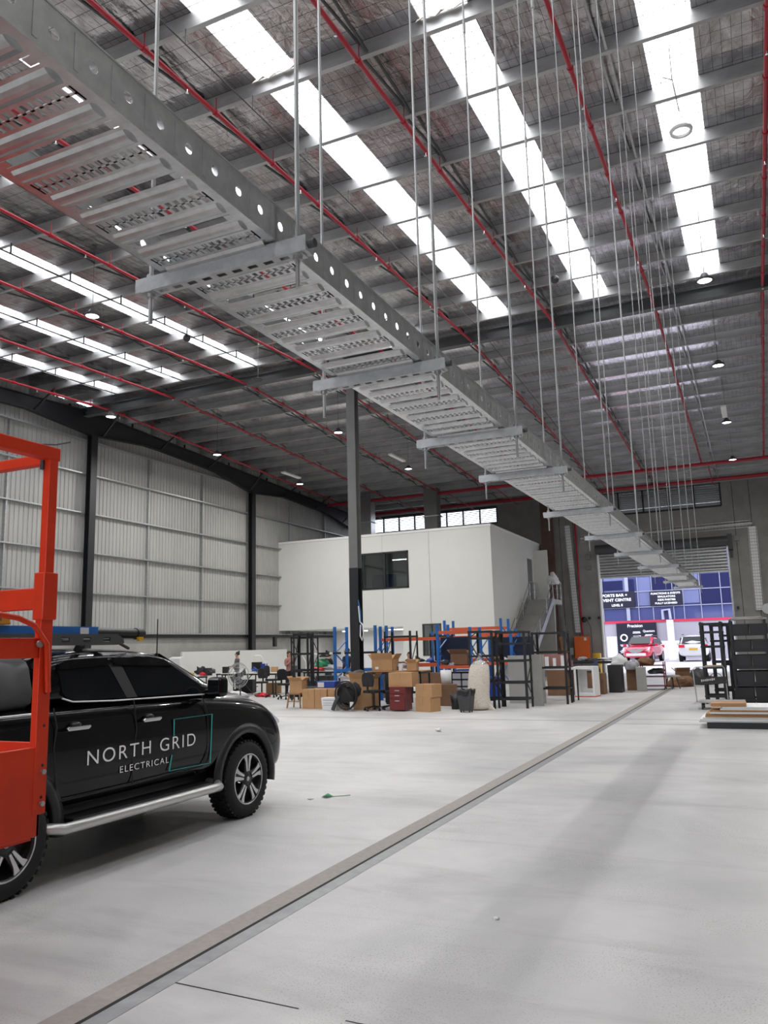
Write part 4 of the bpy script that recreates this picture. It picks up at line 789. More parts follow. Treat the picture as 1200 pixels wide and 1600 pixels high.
# cars outside
def car(name, loc, rz, m, label, suv, front=True):
    c = thing(name, loc, label, 'car', rz=rz); hw = .93
    def s2(h, zb, zt): return [(0, zb), (h - .1, zb), (h, zb + .2), (h, zt - .25), (h - .05, zt - .06), (h - .14, zt), (0, zt + .05)]
    L_ = 4.6
    b = loft([(-L_ / 2, s2(.72, .35, .85)), (-L_ / 2 + .12, s2(.86, .3, .95)), (-L_ / 2 + .9, s2(hw, .28, 1.02)), (-.6, s2(hw, .28, 1.06)), (1.2, s2(hw, .28, 1.08)), (L_ / 2 - .1, s2(.88, .32, 1.05)), (L_ / 2, s2(.78, .4, .98))], m, 'body', c, 2)
    loft([(-1.25, [(0, 1.0), (.8, 1.0), (.78, 1.05), (.74, 1.08), (0, 1.1)]), (-.55, [(0, 1.0), (.82, 1.0), (.74, 1.4), (.64, 1.55), (0, 1.62)]), (.3, [(0, 1.0), (.84, 1.0), (.75, 1.5), (.64, 1.66), (0, 1.72)]), (L_ / 2 - .5, [(0, 1.0), (.82, 1.0), (.72, 1.45), (.62, 1.6), (0, 1.66)]), (L_ / 2 - .12, [(0, 1.0), (.78, 1.0), (.74, 1.05), (.7, 1.1), (0, 1.12)])], m, 'cabin', c, 1)
    MB().add([(-.72, -1.20, 1.17), (.72, -1.20, 1.17), (.60, -.56, 1.61), (-.60, -.56, 1.61)], [(0, 1, 2, 3)]).build('windscreen', 'autoglass', c, solid=.03)
    MB().add([(-.68, L_ / 2 - .16, 1.12), (.68, L_ / 2 - .16, 1.12), (.56, L_ / 2 - .44, 1.56), (-.56, L_ / 2 - .44, 1.56)], [(0, 1, 2, 3)]).build('rear_window', 'autoglass', c, solid=.03)
    for s in (1, -1):
        MB().add([(s * .845, -.75, 1.12), (s * .845, 1.7, 1.12), (s * .75, 1.5, 1.5), (s * .75, -.3, 1.5)], [(0, 1, 2, 3)]).build('side_window', 'autoglass', c, solid=.02)
        MB().prism([(-L_ / 2 + .02, .78), (-L_ / 2 + .35, .98), (-L_ / 2 + .42, .9), (-L_ / 2 + .05, .68)], 'x', s * .5, s * .86).build('headlight', 'lens', c)
        MB().box(min(s * .5, s * .86), L_ / 2 - .12, .88, max(s * .5, s * .86), L_ / 2 + .01, 1.06).build('tail_light', 'red', c, bev=.02)
        MB().box(min(s * .92, s * 1.12), -.95, 1.02, max(s * .92, s * 1.12), -.8, 1.18).build('mirror', m, c, bev=.03)
        for y in (-1.4, 1.4): wheel(c, s * .8, y, .35, .22, s, False, wd=.22)
    MB().box(-.62, -L_ / 2 - .03, .42, .62, -L_ / 2 + .12, .60).build('lower_grille', 'white' if not suv else 'plastic', c, bev=.03)
    MB().prism([(-.55, .82), (-.3, .66), (0, .6), (.3, .66), (.55, .82), (.3, .86), (-.3, .86)], 'y', -L_ / 2 - .03, -L_ / 2 + .1).build('grille', 'alloy', c)
    MB().box(-.26, L_ / 2, .72, .26, L_ / 2 + .02, .84).build('number_plate', 'yellow', c)
    for s in (1, -1): MB().box(min(s * .6, s * .64), -.2, 1.66, max(s * .6, s * .64), 1.6, 1.72).build('roof_rail', 'plastic', c)
    return c
car('parked_car', (-7.15, 56.3, .37), -.10, 'carred', 'red pickup style car parked nose towards the roller door', False)
car('parked_car', (-4.0, 56.6, .37), pi + .03, 'carwhite', 'white wagon parked tail towards the roller door behind the black frames', True)

# ------------------------------------------------------------------ red lift basket
lf = thing('lift_basket', (-3.3, 2.9, 0), 'red orange lift basket with upright posts and rails at the left edge', 'lift')
LX, LY = -3.27, 3.0
part(MB().box(LX - .055, LY - .03, 1.02, LX, LY + .03, 2.06).box(LX - .002, LY - .045, 1.02, LX + .004, LY + .03, 2.06), 'lower_post', 'liftred', lf, bev=.004)
part(MB().box(LX - .05, LY - .028, 2.0, LX - .002, LY + .028, 2.84), 'upper_post', 'liftred', lf, bev=.004)
part(MB().box(LX - .062, LY - .045, 1.96, LX + .012, LY + .045, 2.2), 'post_sleeve', 'liftred', lf, bev=.006)
part(MB().box(LX - .06, LY - 2.6, 2.79, LX + .0, LY + .04, 2.86), 'top_rail', 'liftred', lf, bev=.006)
part(MB().bar((LX - .03, LY, 2.80), (LX - 2.2, LY, 2.80), .05, .055), 'top_rail', 'liftred', lf, bev=.004)
part(MB().bar((LX - .03, LY, 2.07), (LX - 2.2, LY, 2.07), .05, .11), 'mid_rail', 'liftred', lf, bev=.006)
part(MB().box(LX - .05, LY - 1.9, 1.77, LX - .008, LY, 1.87), 'mid_rail', 'liftred', lf, bev=.006)
part(MB().bar((LX - .03, LY, 1.82), (LX - 2.2, LY, 1.82), .04, .08), 'mid_rail', 'liftred', lf, bev=.006)
part(MB().tube([(LX + .02, LY - .32, 1.98), (LX + .02, LY - .2, 1.965), (LX + .02, LY - .10, 1.93), (LX + .02, LY - .02, 1.84), (LX + .02, LY - .0, 1.6)], .014, 8), 'grab_handle', 'liftred', lf)
part(MB().box(LX - .03, LY - 1.9, .92, LX + .0, LY - .0, 1.34), 'side_panel', 'liftred', lf, bev=.004)
part(MB().box(LX - 1.9, LY - .02, .92, LX - .0, LY + .0, 1.36), 'end_panel', 'liftred', lf, bev=.004)
part(MB().box(LX - 1.9, LY - 1.9, .90, LX - .03, LY - .02, .94), 'basket_floor', 'liftred', lf)
bo = MB()
for z in (1.07, 1.22): bo.cyl((LX + .004, LY - .0, z), (LX + .02, LY - .0, z), .013, 6)
bo.cyl((LX + .0, LY - .05, 1.84), (LX + .012, LY - .05, 1.84), .018, 10); part(bo, 'bolt', 'zinc', lf)
ho = MB()
for z in (1.10, 1.25, 1.44, 1.60): ho.cyl((LX + .0042, LY - .0, z), (LX + .005, LY - .0, z), .008, 10)
part(ho, 'bolt_hole', 'slot', lf)
part(MB().tube([(LX - .04, LY - .1, 2.86), (LX - .02, LY + .02, 2.88), (LX - .0, LY + .1, 2.91)], .004, 5).bar((LX - .05, LY - .03, 2.74), (LX - .05, LY - .03, 2.8), .02), 'cable_clip', 'darkgrey', lf)
sc_ = MB()
for k in range(2):
    for yy in (LY - 1.6, LY - .5):
        sc_.bar((LX - 1.75, yy, .45 + .22 * k), (LX - .6, yy, .67 + .22 * k), .08, .05); sc_.bar((LX - 1.75, yy, .67 + .22 * k), (LX - .6, yy, .45 + .22 * k), .08, .05)
part(sc_, 'scissor_arm', 'darkgrey', lf); part(MB().box(LX - 1.85, LY - 1.9, .18, LX - .55, LY - .35, .46), 'chassis', 'liftred', lf, bev=.02)
wh = MB()
for x in (LX - 1.8, LX - .65):
    for y in (LY - 1.65, LY - .6): wh.cyl((x - .06, y, .17), (x + .06, y, .17), .17, 20)
part(wh, 'wheel', 'rubber', lf)

# ------------------------------------------------------------------ people
def person(loc, rz, label, top, bottom, hairm='hair', pose='stand', bun=False, beard=False, arms='down', h=1.72, female=False):
    t = thing('person', loc, label, 'person', rz=rz); k = h / 1.72; sw = .19 if not female else .165
    V = []; E = []; R = []
    def v(x, y, z, r, par=None):
        V.append((x * k, y * k, z * k)); R.append(r * k)
        if par is not None: E.append((par, len(V) - 1))
        return len(V) - 1
    seat = pose == 'sit'; dz = -.42 if seat else 0
    pel = v(0, 0, .95 + dz, .135); wa = v(0, 0, 1.10 + dz, .12, pel); ch = v(0, -.01, 1.32 + dz, .145, wa); nk = v(0, 0, 1.46 + dz, .06, ch); hd0 = v(0, -.01, 1.53 + dz, .062, nk)
    hd1 = v(0, -.02, 1.60 + dz, .088, hd0); hd2 = v(0, -.01, 1.67 + dz, .085, hd1)
    for s in (-1, 1):
        sh = v(s * sw, 0, 1.40 + dz, .058, ch)
        if arms == 'down': el = v(s * (sw + .06), .02, 1.12 + dz, .042, sh); wr = v(s * (sw + .05), -.08, .88 + dz, .028, el); fd = (0, -.02, -.07)
        elif arms == 'work': el = v(s * (sw + .05), -.04, 1.13 + dz, .042, sh); wr = v(s * (sw - .06), -.26, 1.10 + dz, .028, el); fd = (-s * .03, -.07, .0)
        else: el = v(s * (sw + .04), -.06, 1.14 + dz, .042, sh); wr = v(s * (sw - .08), -.20, 1.32 + dz, .028, el); fd = (-s * .02, -.03, .07)
        pm = v(*(V[wr][i] / k + fd[i] for i in range(3)), .034, wr)
        for j in range(4): f1 = v(*(V[pm][i] / k + fd[i] * .55 + ((j - 1.5) * .018 if i == (1 if arms == 'down' else 0) else 0) for i in range(3)), .009, pm); v(*(V[f1][i] / k + fd[i] * .45 * (1, 1.15, 1.05, .8)[j] + (-.012 if i == 1 else 0) for i in range(3)), .008, f1)
        v(V[pm][0] / k - s * .035, V[pm][1] / k - .02, V[pm][2] / k + .01, .010, pm)
        hp = v(s * .09, 0, .90 + dz, .095, pel)
        if seat: kn = v(s * .11, -.42, .50, .062, hp); an = v(s * .11, -.42, .09, .042, kn)
        else: kn = v(s * .10, -.01, .50, .060, hp); an = v(s * .11, .02, .09, .042, kn)
        v(s * .12, V[an][1] / k - .15, .035, .038, an)
    me = bpy.data.meshes.new('body'); me.from_pydata(V, E, []); o = bpy.data.objects.new('body', me); COL.objects.link(o)
    q = o.modifiers.new('s', 'SKIN'); q.use_smooth_shade = True
    for i, d in enumerate(me.skin_vertices[0].data): d.radius = (R[i], R[i] * (.72 if i in (pel, wa, ch) else 1)); d.use_root = (i == pel)
    u = o.modifiers.new('u', 'SUBSURF'); u.levels = u.render_levels = 1; bake(o)
    me = o.data; me.materials.clear()
    me.materials.append(M['skin']); o.parent = t
    # clothing: shells a little outside the body
    def shell(name, m, test, off):
        import bmesh
        bm = bmesh.new(); bm.from_mesh(me); bm.normal_update()
        bmesh.ops.delete(bm, geom=[f for f in bm.faces if not test(f.calc_center_median() / k)], context='FACES')
        for v_ in bm.verts: v_.co += v_.normal * off
        m2 = bpy.data.meshes.new(name); bm.to_mesh(m2); bm.free(); m2.materials.clear(); m2.materials.append(M[m]); c = bpy.data.objects.new(name, m2); COL.objects.link(c); c.parent = t; return c
    zt = 1.44 + dz
    shell('shirt', top, lambda c: .93 + dz < c.z < zt and (abs(c.x) < sw + .03 or c.z > 1.20 + dz) and not (arms != 'down' and c.y < -.14), .012)
    if seat: shell('trousers', bottom, lambda c: c.z < .98 + dz and c.z > .10 and abs(c.x) < sw + .0 and c.z < .98 + dz, .010)
    else: shell('trousers', bottom, lambda c: .10 < c.z < .97 and abs(c.x) < sw + .015, .010)
    shell('shoe', 'plastic', lambda c: c.z < .10, .012)
    hz = 1.62 + dz
    hr = MB().ball((0, .018 * k, (hz + .035) * k), .098 * k, 14, 1.0); hr.f = [f for f in hr.f if sum(hr.v[i][2] for i in f) / len(f) > (hz - .03) * k and not (sum(hr.v[i][1] for i in f) / len(f) < -.045 * k and sum(hr.v[i][2] for i in f) / len(f) < (hz + .07) * k)]; hr.sm = [True] * len(hr.f)
    if bun: hr.ball((0, .075 * k, (hz + .12) * k), .045 * k, 10)
    if female and not bun: hr.tube([(0, .08 * k, (hz + .03) * k), (0, .10 * k, (hz - .16) * k)], [.06 * k, .03 * k], 8)
    hr.build('hair', hairm, t)
    fc = MB().tube([(0, -.105 * k, (hz + .02) * k), (0, -.128 * k, (hz - .015) * k)], [.010, .016], 6).ball((-.092 * k, .0, (hz) * k), .02, 8).ball((.092 * k, .0, (hz) * k), .02, 8); fc.build('nose_and_ears', 'skin', t)
    MB().ball((-.032 * k, -.100 * k, (hz + .02) * k), .010, 8).ball((.032 * k, -.100 * k, (hz + .02) * k), .010, 8).build('eyes', 'hair', t)
    MB().box(-.022, -.106 * k, (hz - .052) * k, .022, -.098 * k, (hz - .044) * k).build('mouth', 'clothpink', t)
    if beard: MB().ball((0, -.055 * k, (hz - .06) * k), .062 * k, 12, .8).build('beard', 'hair', t)
    return t
person((-21.35, 30.3, 0), -1.25, 'person with a dark hair bun in a grey top standing behind the round fan', 'clothgrey', 'clothblack', bun=True, arms='work', female=True, h=1.72)
person((-17.35, 28.2, 0), 1.1, 'person in a pink top and dark skirt standing beside the tall black frame, facing right', 'clothpink', 'clothblack', arms='up', female=True, h=1.70)
person((-15.45, 28.0, 0), 2.7, 'person with a topknot in a black t-shirt seen from behind', 'clothblack', 'clothblue', bun=True, arms='work', h=1.66)
person((-14.2, 27.2, 0), -.45, 'bearded person in a dark t-shirt beside the blue rack upright', 'clothnavy', 'clothblack', beard=True, arms='down', h=1.76)
person((-12.55, 27.6, 0), .5, 'person in black with dark hair behind the orange rack beam, left of two', 'clothblack', 'clothblack', arms='work', h=1.60)
person((-11.95, 27.9, 0), -.5, 'person in black bending beside another person behind the orange rack beam, right of two', 'clothblack', 'clothblack', arms='work', h=1.56)

# ------------------------------------------------------------------ racks, benches, boxes
def bolt_rack(x0, x1, y0, y1, h, levels, label, m='black', deck=None, brace=True, group=None, rz=0):
    cx, cy = (x0 + x1) / 2, (y0 + y1) / 2; t = thing('shelving_frame', (cx, cy, 0), label, 'shelving', group, rz); a, b = (x1 - x0) / 2, (y1 - y0) / 2
    for sx in (-1, 1):
        for sy in (-1, 1):
            x, y = sx * a, sy * b; p = MB(); p.box(min(x, x - sx * .06), y - .004, 0, max(x, x - sx * .06), y + .004, h)
            z = .05
            p.box(x - .004, min(y, y - sy * .045), 0, x + .004, max(y, y - sy * .045), h); p.build('post', m, t)
    for z in levels:
        for s in (-1, 1): MB().box(-a, s * b - .02, z - .03, a, s * b + .02, z + .03).build('beam', m, t); MB().box(s * a - .015, -b, z - .02, s * a + .015, b, z + .02).build('end_beam', m, t)
    if brace:
        for s in (-1, 1):
            L = sorted(levels)
            for i in range(len(L) - 1): MB().bar((s * a, -b if i % 2 else b, L[i]), (s * a, b if i % 2 else -b, L[i + 1]), .022).build('brace', m, t)
    if deck:
        for z in deck: MB().box(-a + .02, -b + .01, z + .03, a - .02, b - .01, z + .045).build('shelf_deck', 'card' if m == 'black' else 'wood', t)
    return t
def pallet_rack(x0, x1, y0, d, h, beams, label, bc='orange', up='blue'):
    t = thing('pallet_rack', ((x0 + x1) / 2, y0 + d / 2, 0), label, 'racking', 'blue and orange pallet racking'); a, b = (x1 - x0) / 2, d / 2
    for sx in (-1, 1):
        for sy in (-1, 1):
            x, y = sx * a, sy * b; MB().box(x - .045, y - .035, 0, x + .045, y + .035, h).box(x - .07, y - .06, 0, x + .07, y + .06, .012).build('upright', up, t)
        z = .25; k = 0
        while z < h - .5: MB().bar((sx * a, -b if k % 2 else b, z), (sx * a, b if k % 2 else -b, z + .45), .03).build('brace', up, t); z += .45; k += 1
    for z in beams:
        for s in (-1, 1): MB().box(-a + .045, s * b - .025, z - .05, a - .045, s * b + .025, z + .05).build('beam', bc, t)
    return t
pallet_rack(-13.52, -11.95, 25.0, .9, 2.52, [1.02], 'blue rack upright with a low blue beam in front of the standing people', bc='blue')
pallet_rack(-11.85, -9.75, 25.2, 1.0, 2.48, [2.02, 1.15], 'blue upright rack with orange beams just right of the main column')
pallet_rack(-9.68, -8.55, 25.0, 1.0, 2.35, [2.2, 1.08], 'blue and orange rack behind the cartons and the packing bead bag')
pallet_rack(-8.5, -7.45, 25.9, 1.0, 2.2, [2.1, 1.15], 'short blue and orange rack just left of the black frames')
pallet_rack(-11.3, -9.0, 30.0, 1.0, 2.75, [2.4, 1.2], 'rear blue upright rack standing in front of the office box wall')
pallet_rack(-10.9, -8.0, 27.6, .9, 2.3, [2.05, 1.1], 'middle row blue and orange rack behind the front racks')
bolt_rack(-11.25, -10.3, 24.2, 24.8, 2.28, [.3, 1.25, 2.1], 'black bolted shelving frame between the blue uprights', deck=[1.25])
bolt_rack(-10.6, -9.9, 26.6, 27.1, 2.2, [.4, 1.2, 2.1], 'black shelving frame behind the front blue rack', deck=[1.2])
bolt_rack(-15.25, -14.4, 24.9, 25.4, 2.22, [.35, 1.05, 1.62, 2.18], 'black frame at left beside the person in the pink top')
bolt_rack(-14.85, -14.25, 24.4, 24.8, 2.32, [.4, 1.05, 2.28], 'narrow tall black frame standing before the seated people')
tag(MB().box(-14.9, 24.3, 1.58, -11.38, 24.36, 1.65).build('long_beam', 'black'), 'long black horizontal rack beam across the people at head height', 'beam')
for i, x in enumerate((-13.95, -13.35, -12.9, -11.55)): tag(MB().box(x, 24.285, 1.58, x + .12, 24.30, 1.65).build('label_card', 'paper'), ('leftmost', 'second from left', 'third from left', 'rightmost')[i] + ' white tag on the long black rack beam', 'label', 'white tags on the long beam')
bolt_rack(-7.62, -6.9, 22.1, 22.9, 2.17, [.25, .75, 1.45, 1.95, 2.14], 'black bolted frame directly behind the packing bead bag')
bolt_rack(-6.88, -6.02, 22.3, 22.9, 2.12, [.25, .7, 1.3, 1.78, 2.1], 'black bolted frame right of the packing bead bag', brace=True)
bolt_rack(-6.25, -5.25, 23.9, 24.5, 2.1, [.45, 1.05, 1.5, 2.06], 'black bolted frame at the right end beside the dark cartons')
tag(MB().box(-7.1, 24.2, 0, -6.0, 24.3, 1.42).build('partition_board', 'wallsheet'), 'tall grey panel leaning behind the black frames', 'panel')
tag(MB().box(-6.1, 23.2, 0, -5.85, 23.4, 1.45).build('partition_board', 'dado'), 'narrow grey cabinet edge between the black frames', 'panel')
u = thing('white_desk', (-6.0, 25.2, 0), 'white topped table inside the right black frames with red lettered boards', 'table'); MB().box(-.75, -.4, .95, .75, .4, 1.0).build('top', 'white', u)
for sx in (-1, 1):
    for sy in (-1, 1): MB().box(sx * .7 - .02, sy * .35 - .02, 0, sx * .7 + .02, sy * .35 + .02, .95).build('leg', 'black', u)
tag(MB().box(-6.6, 25.3, 1.0, -5.5, 25.36, 1.42).build('sign_board', 'clothpink'), 'dull red board standing on the white topped table', 'board')
for i, (x, w_, h_) in enumerate(((-6.2, .12, .35), (-5.95, .1, .3), (-5.7, .14, .38))): tag(MB().box(x, 25.2, 1.0, x + w_, 25.24, 1.0 + h_).build('picture_card', 'paper'), ('left', 'middle', 'right')[i] + ' small white frame before the dull red board', 'frame', 'small white frames')
def carton(x, y, z, w, d, h, rz, label, m='card', flaps=0, tape=True, nm='cardboard_box'):
    t = thing(nm, (x, y, z), label, 'box', rz=rz); a, b = w / 2, d / 2
    if not flaps: MB().box(-a, -b, 0, a, b, h).build('body', m, t, bev=.006)
    else:
        MB().box(-a, -b, 0, a, b, .01).box(-a, -b, 0, -a + .008, b, h).box(a - .008, -b, 0, a, b, h).box(-a, -b, 0, a, -b + .008, h).box(-a, b - .008, 0, a, b, h).build('body', m, t)
        f = MB(); rr = random.Random(int(x * 100)); 
        for p, q, o_ in (((-a, -b, h), (a, -b, h), (0, -1)), ((-a, b, h), (a, b, h), (0, 1)), ((-a, -b, h), (-a, b, h), (-1, 0)), ((a, -b, h), (a, b, h), (1, 0))):
            l = min(w, d) * .45; an = rr.uniform(.3, 1.3); dx, dy = o_[0] * l * cos(an), o_[1] * l * cos(an)
            f.add([p, q, (q[0] + dx, q[1] + dy, h + l * sin(an)), (p[0] + dx, p[1] + dy, h + l * sin(an))], [(0, 1, 2, 3)])
        f.build('flap', m, t, solid=.005)
    if tape and not flaps: MB().box(-a - .001, -.025, h, a + .001, .025, h + .002).box(-.003, -b - .0015, h * .52, .003, -b, h).build('tape_seam', 'card2', t)
    return t
carton(-12.6, 21.75, 0, .42, .4, .58, 0, 'tall cardboard carton, leftmost of the front row behind the ute bonnet')
carton(-12.17, 21.75, 0, .41, .4, .58, 0, 'tall cardboard carton, second of the front row, beside the white bucket box')
carton(-11.75, 21.8, .2, .40, .4, .38, 0, 'short cardboard carton raised behind the white lettered crate')
carton(-11.7, 21.85, 0, .7, .4, .2, 0, 'low flat carton under the short raised carton')
carton(-13.15, 21.9, .45, .42, .36, .38, .1, 'open cardboard box standing on the small wooden stool', flaps=1)
u = thing('wooden_stool', (-13.2, 21.9, 0), 'small timber stool carrying an open cardboard box', 'stool'); MB().box(-.22, -.2, .41, .22, .2, .45).build('seat', 'wood', u)
for sx in (-1, 1):
    for sy in (-1, 1): MB().bar((sx * .24, sy * .2, 0), (sx * .19, sy * .16, .42), .035).build('leg', 'wood', u)
MB().bar((-.22, -.18, .2), (.22, -.18, .2), .025).build('stretcher', 'wood', u)
u = thing('red_crate', (-11.32, 21.8, .36), 'bright red plastic crate with a white label', 'crate'); MB().box(-.17, -.18, 0, .17, .18, .27).build('body', 'red', u, bev=.015); MB().box(-.04, -.186, .05, .06, -.18, .2).build('sticker', 'paper', u)
carton(-11.3, 21.85, 0, .45, .38, .35, 0, 'carton under the bright red crate')
u = thing('white_crate', (-11.62, 21.25, 0), 'white plastic crate with faint print on the floor before the cartons', 'crate'); MB().prism([(-.22, 0), (.22, 0), (.27, .36), (-.27, .36)], 'y', -.18, .18).build('body', 'paper', u, bev=.01)
MB().box(-.2, -.184, .28, .2, -.18, .30).box(-.2, -.184, .20, .1, -.18, .215).box(-.2, -.184, .14, .15, -.18, .155).build('print', 'clear', u)['kind'] = 'stuff'
u = thing('blue_tub', (-12.35, 22.4, .58), 'blue plastic tub with a white label standing behind the tall cartons', 'tub'); MB().prism([(-.3, 0), (.3, 0), (.33, .2), (-.33, .2)], 'y', -.2, .2).build('body', 'bluebin', u, bev=.01); MB().box(-.28, -.206, .02, -.06, -.2, .17).build('sticker', 'paper', u)
carton(-12.3, 22.4, 0, .9, .5, .58, 0, 'carton hidden behind the front row carrying the blue tub')
u = thing('clear_tub', (-11.55, 22.5, .62), 'translucent grey storage tub full of parts behind the short carton', 'tub'); MB().prism([(-.3, 0), (.3, 0), (.35, .3), (-.35, .3)], 'y', -.22, .22).build('body', 'clear', u, bev=.01); MB().box(-.2, -.24, .06, .05, -.225, .2).build('sticker', 'paper', u)
m = crumple(0, 0, .32, .2, 5, (1.4, 1, .7)); m.build('contents', 'darkgrey', u)
carton(-11.5, 22.55, 0, .9, .5, .62, 0, 'carton beneath the translucent grey storage tub')
carton(-10.72, 21.6, 0, .72, .45, .88, .0, 'large cardboard carton with open flaps behind the coiled black hose', flaps=1)
carton(-10.55, 21.65, 0, .30, .25, .84, .0, 'upright narrow carton right of the coiled black hose')
# coil of hose / black bag
u = thing('hose_coil', (-10.95, 21.05, 0), 'coil of black corrugated hose leaning against the large open carton', 'hose')
h = MB()
for k in range(9):
    r_ = 1 - k * .07; h.tube([(.34 * r_ * cos(a * pi / 12) + .02 * sin(k * 2.1), -.20 + k * .03 + .03 * sin(a * pi / 6 + k), .42 + .40 * r_ * sin(a * pi / 12) + .02 * cos(k * 1.7)) for a in range(25)], .024, 6, cap=False)
h.build('coil', 'plastic', u); q = crumple(0, -.06, .38, .30, 5, (1.0, .45, 1.15)); q.build('inner_bundle', 'chair', u)
MB().tube([(-.42, -.22, .03), (-.36, -.2, .2), (-.25, -.16, .42)], .055, 10).build('hose_end', 'darkgrey', u); MB().box(.13, -.2, .06, .24, -.195, .26).build('sticker', 'paper', u)
def chair(x, y, rz, label, sh=.48, back=1):
    t = thing('office_chair', (x, y, 0), label, 'chair', rz=rz)
    MB().prism([(-.23, -.23), (.23, -.23), (.26, .0), (.22, .23), (-.22, .23), (-.26, .0)], 'z', sh, sh + .07).build('seat', 'chair', t, bev=.02)
    bk = MB(); bk.prism([(-.18, sh + .18), (.18, sh + .18), (.22, sh + .35), (.2, sh + .52), (.1, sh + .58), (-.1, sh + .58), (-.2, sh + .52), (-.22, sh + .35)], 'y', .22, .28); bk.build('backrest', 'chair', t, bev=.02)
    MB().bar((0, .1, sh), (0, .26, sh + .02), .06, .03).bar((0, .27, sh), (0, .27, sh + .3), .06, .03).cyl((0, 0, .12), (0, 0, sh), .03, 10).build('column', 'plastic', t)
    b = MB(); c = MB()
    for k in range(5):
        a = 2 * pi * k / 5 + .3; b.bar((0, 0, .13), (.29 * cos(a), .29 * sin(a), .08), .045, .03); c.cyl((.29 * cos(a) - .02, .29 * sin(a), .035), (.29 * cos(a) + .02, .29 * sin(a), .035), .035, 10)
    b.build('star_base', 'plastic', t); c.build('castor', 'plastic', t)
    return t
chair(-10.2, 21.15, 2.9, 'black office chair with drawn in arms in front of the work table', .5)
chair(-9.85, 21.6, .3, 'second black office chair right of the first, beside the maroon drawers', .47)
def table(x, y, w, d, h, label, top='white', m='black', rz=0):
    t = thing('work_table', (x, y, 0), label, 'table', rz=rz); MB().box(-w / 2, -d / 2, h - .03, w / 2, d / 2, h).build('top', top, t); MB().box(-w / 2 + .02, -d / 2 + .01, h - .09, w / 2 - .02, d / 2 - .01, h - .03).build('apron', m, t)
    for sx in (-1, 1):
        for sy in (-1, 1): MB().box(sx * (w / 2 - .05) - .02, sy * (d / 2 - .05) - .02, 0, sx * (w / 2 - .05) + .02, sy * (d / 2 - .05) + .02, h - .03).build('leg', m, t)
    return t
table(-9.9, 22.3, 1.75, .8, 1.08, 'work table with black underside carrying open cartons, right of the column', 'card')
carton(-10.3, 22.2, 1.08, .68, .45, .33, 0, 'open cardboard box with a white sticker on the work table', flaps=1)
tag(MB().box(-10.52, 21.962, 1.13, -10.42, 21.967, 1.2).build('label_sheet', 'paper'), 'white square sticker on the open box on the work table', 'sticker')
tag(MB().cyl((-9.75, 22.1, 1.08), (-9.75, 22.1, 1.28), .07, 14).build('tape_roll', 'paper'), 'white roll standing on the work table', 'roll')
tag(crumple(-9.5, 22.15, 1.17, .14, 11).build('clear_bag', 'film'), 'clear plastic bag of small parts on the work table', 'bag')
tag(crumple(-9.9, 22.45, 1.2, .16, 12).build('clear_bag', 'clear'), 'grey crumpled bag behind the white roll on the table', 'bag')
carton(-9.2, 21.7, 1.08, .28, .3, .22, .2, 'small open carton on the end of the work table', flaps=1)
u = thing('drawer_unit', (-9.38, 21.2, 0), 'maroon drawer pedestal with silver handles under a cardboard box', 'drawers'); MB().box(-.24, -.24, .03, .24, .24, .66).build('body', 'maroon', u)
for z0, z1_ in ((.06, .33), (.35, .47), (.49, .61)): dr = MB().box(-.225, -.255, z0, .225, -.24, z1_).build('drawer', 'maroon', u); MB().box(-.07, -.265, z1_ - .05, .07, -.255, z1_ - .035).build('handle', 'chrome', dr)
carton(-9.32, 21.3, .66, .72, .5, .40, .0, 'wide cardboard box on top of the maroon drawer unit')
carton(-8.52, 21.1, 0, .56, .42, .38, -.35, 'lower cardboard box of the pair right of the maroon drawers')
carton(-8.50, 21.12, .38, .58, .44, .36, -.30, 'upper cardboard box of the pair right of the maroon drawers')
u = thing('waste_bin', (-8.0, 21.9, 0), 'small dark bin standing right of the paired cartons', 'bin'); MB().lathe((0, 0, 0), [(.001, 0), (.12, 0), (.15, .42), (.14, .42), (.12, .03)], 16).build('body', 'plastic', u)
u = thing('white_bucket', (-8.75, 23.2, .62), 'white plastic bucket above the carton pair near the blue upright', 'bucket'); MB().lathe((0, 0, 0), [(.001, 0), (.15, 0), (.17, .42), (.155, .42), (.14, .02)], 18).build('body', 'paper', u)
carton(-8.75, 23.2, 0, .5, .5, .62, 0, 'carton under the white plastic bucket', 'card2')
u = thing('organiser_cabinet', (-8.85, 25.05, 0), 'black framed cabinet of eight translucent drawers under the orange beam', 'drawers'); MB().box(-.34, -.2, 0, -.31, .2, .92).box(.31, -.2, 0, .34, .2, .92).box(-.015, -.2, 0, .015, .2, .92).box(-.34, -.2, .9, .34, .2, .93).box(-.34, .18, 0, .34, .2, .92).box(-.34, -.2, 0, .34, .2, .04).box(-.34, -.2, .23, .34, .2, .26).box(-.34, -.2, .45, .34, .2, .48).box(-.34, -.2, .67, .34, .2, .7).build('frame', 'plastic', u)
for z in (.05, .27, .49, .71):
    for x in (-.30, .025): MB().box(x, -.205, z, x + .275, .15, z + .17).build('drawer', 'clear', u)
tag(MB().box(-9.1, 25.0, .95, -8.5, 25.4, 1.0).build('blue_tray', 'bluebin'), 'blue tray lying on the translucent drawer cabinet', 'tray')
carton(-9.05, 25.45, 1.14, .6, .4, .36, 0, 'open dark carton standing on the low orange rack beam', 'card2', flaps=1)
carton(-8.3, 26.4, .0, .7, .6, .7, 0, 'blue crate stacked under the short rack', 'bluebin')
tag(MB().box(-9.9, 25.85, 1.3, -8.8, 25.9, 2.05).build('display_board', 'clothnavy'), 'dark panel standing in the orange rack left of the middle uprights', 'panel')
tag(MB().box(-8.35, 26.6, 1.2, -6.9, 26.65, 2.0).build('display_board', 'clothnavy'), 'dark panel standing behind the packing bead bag', 'panel')
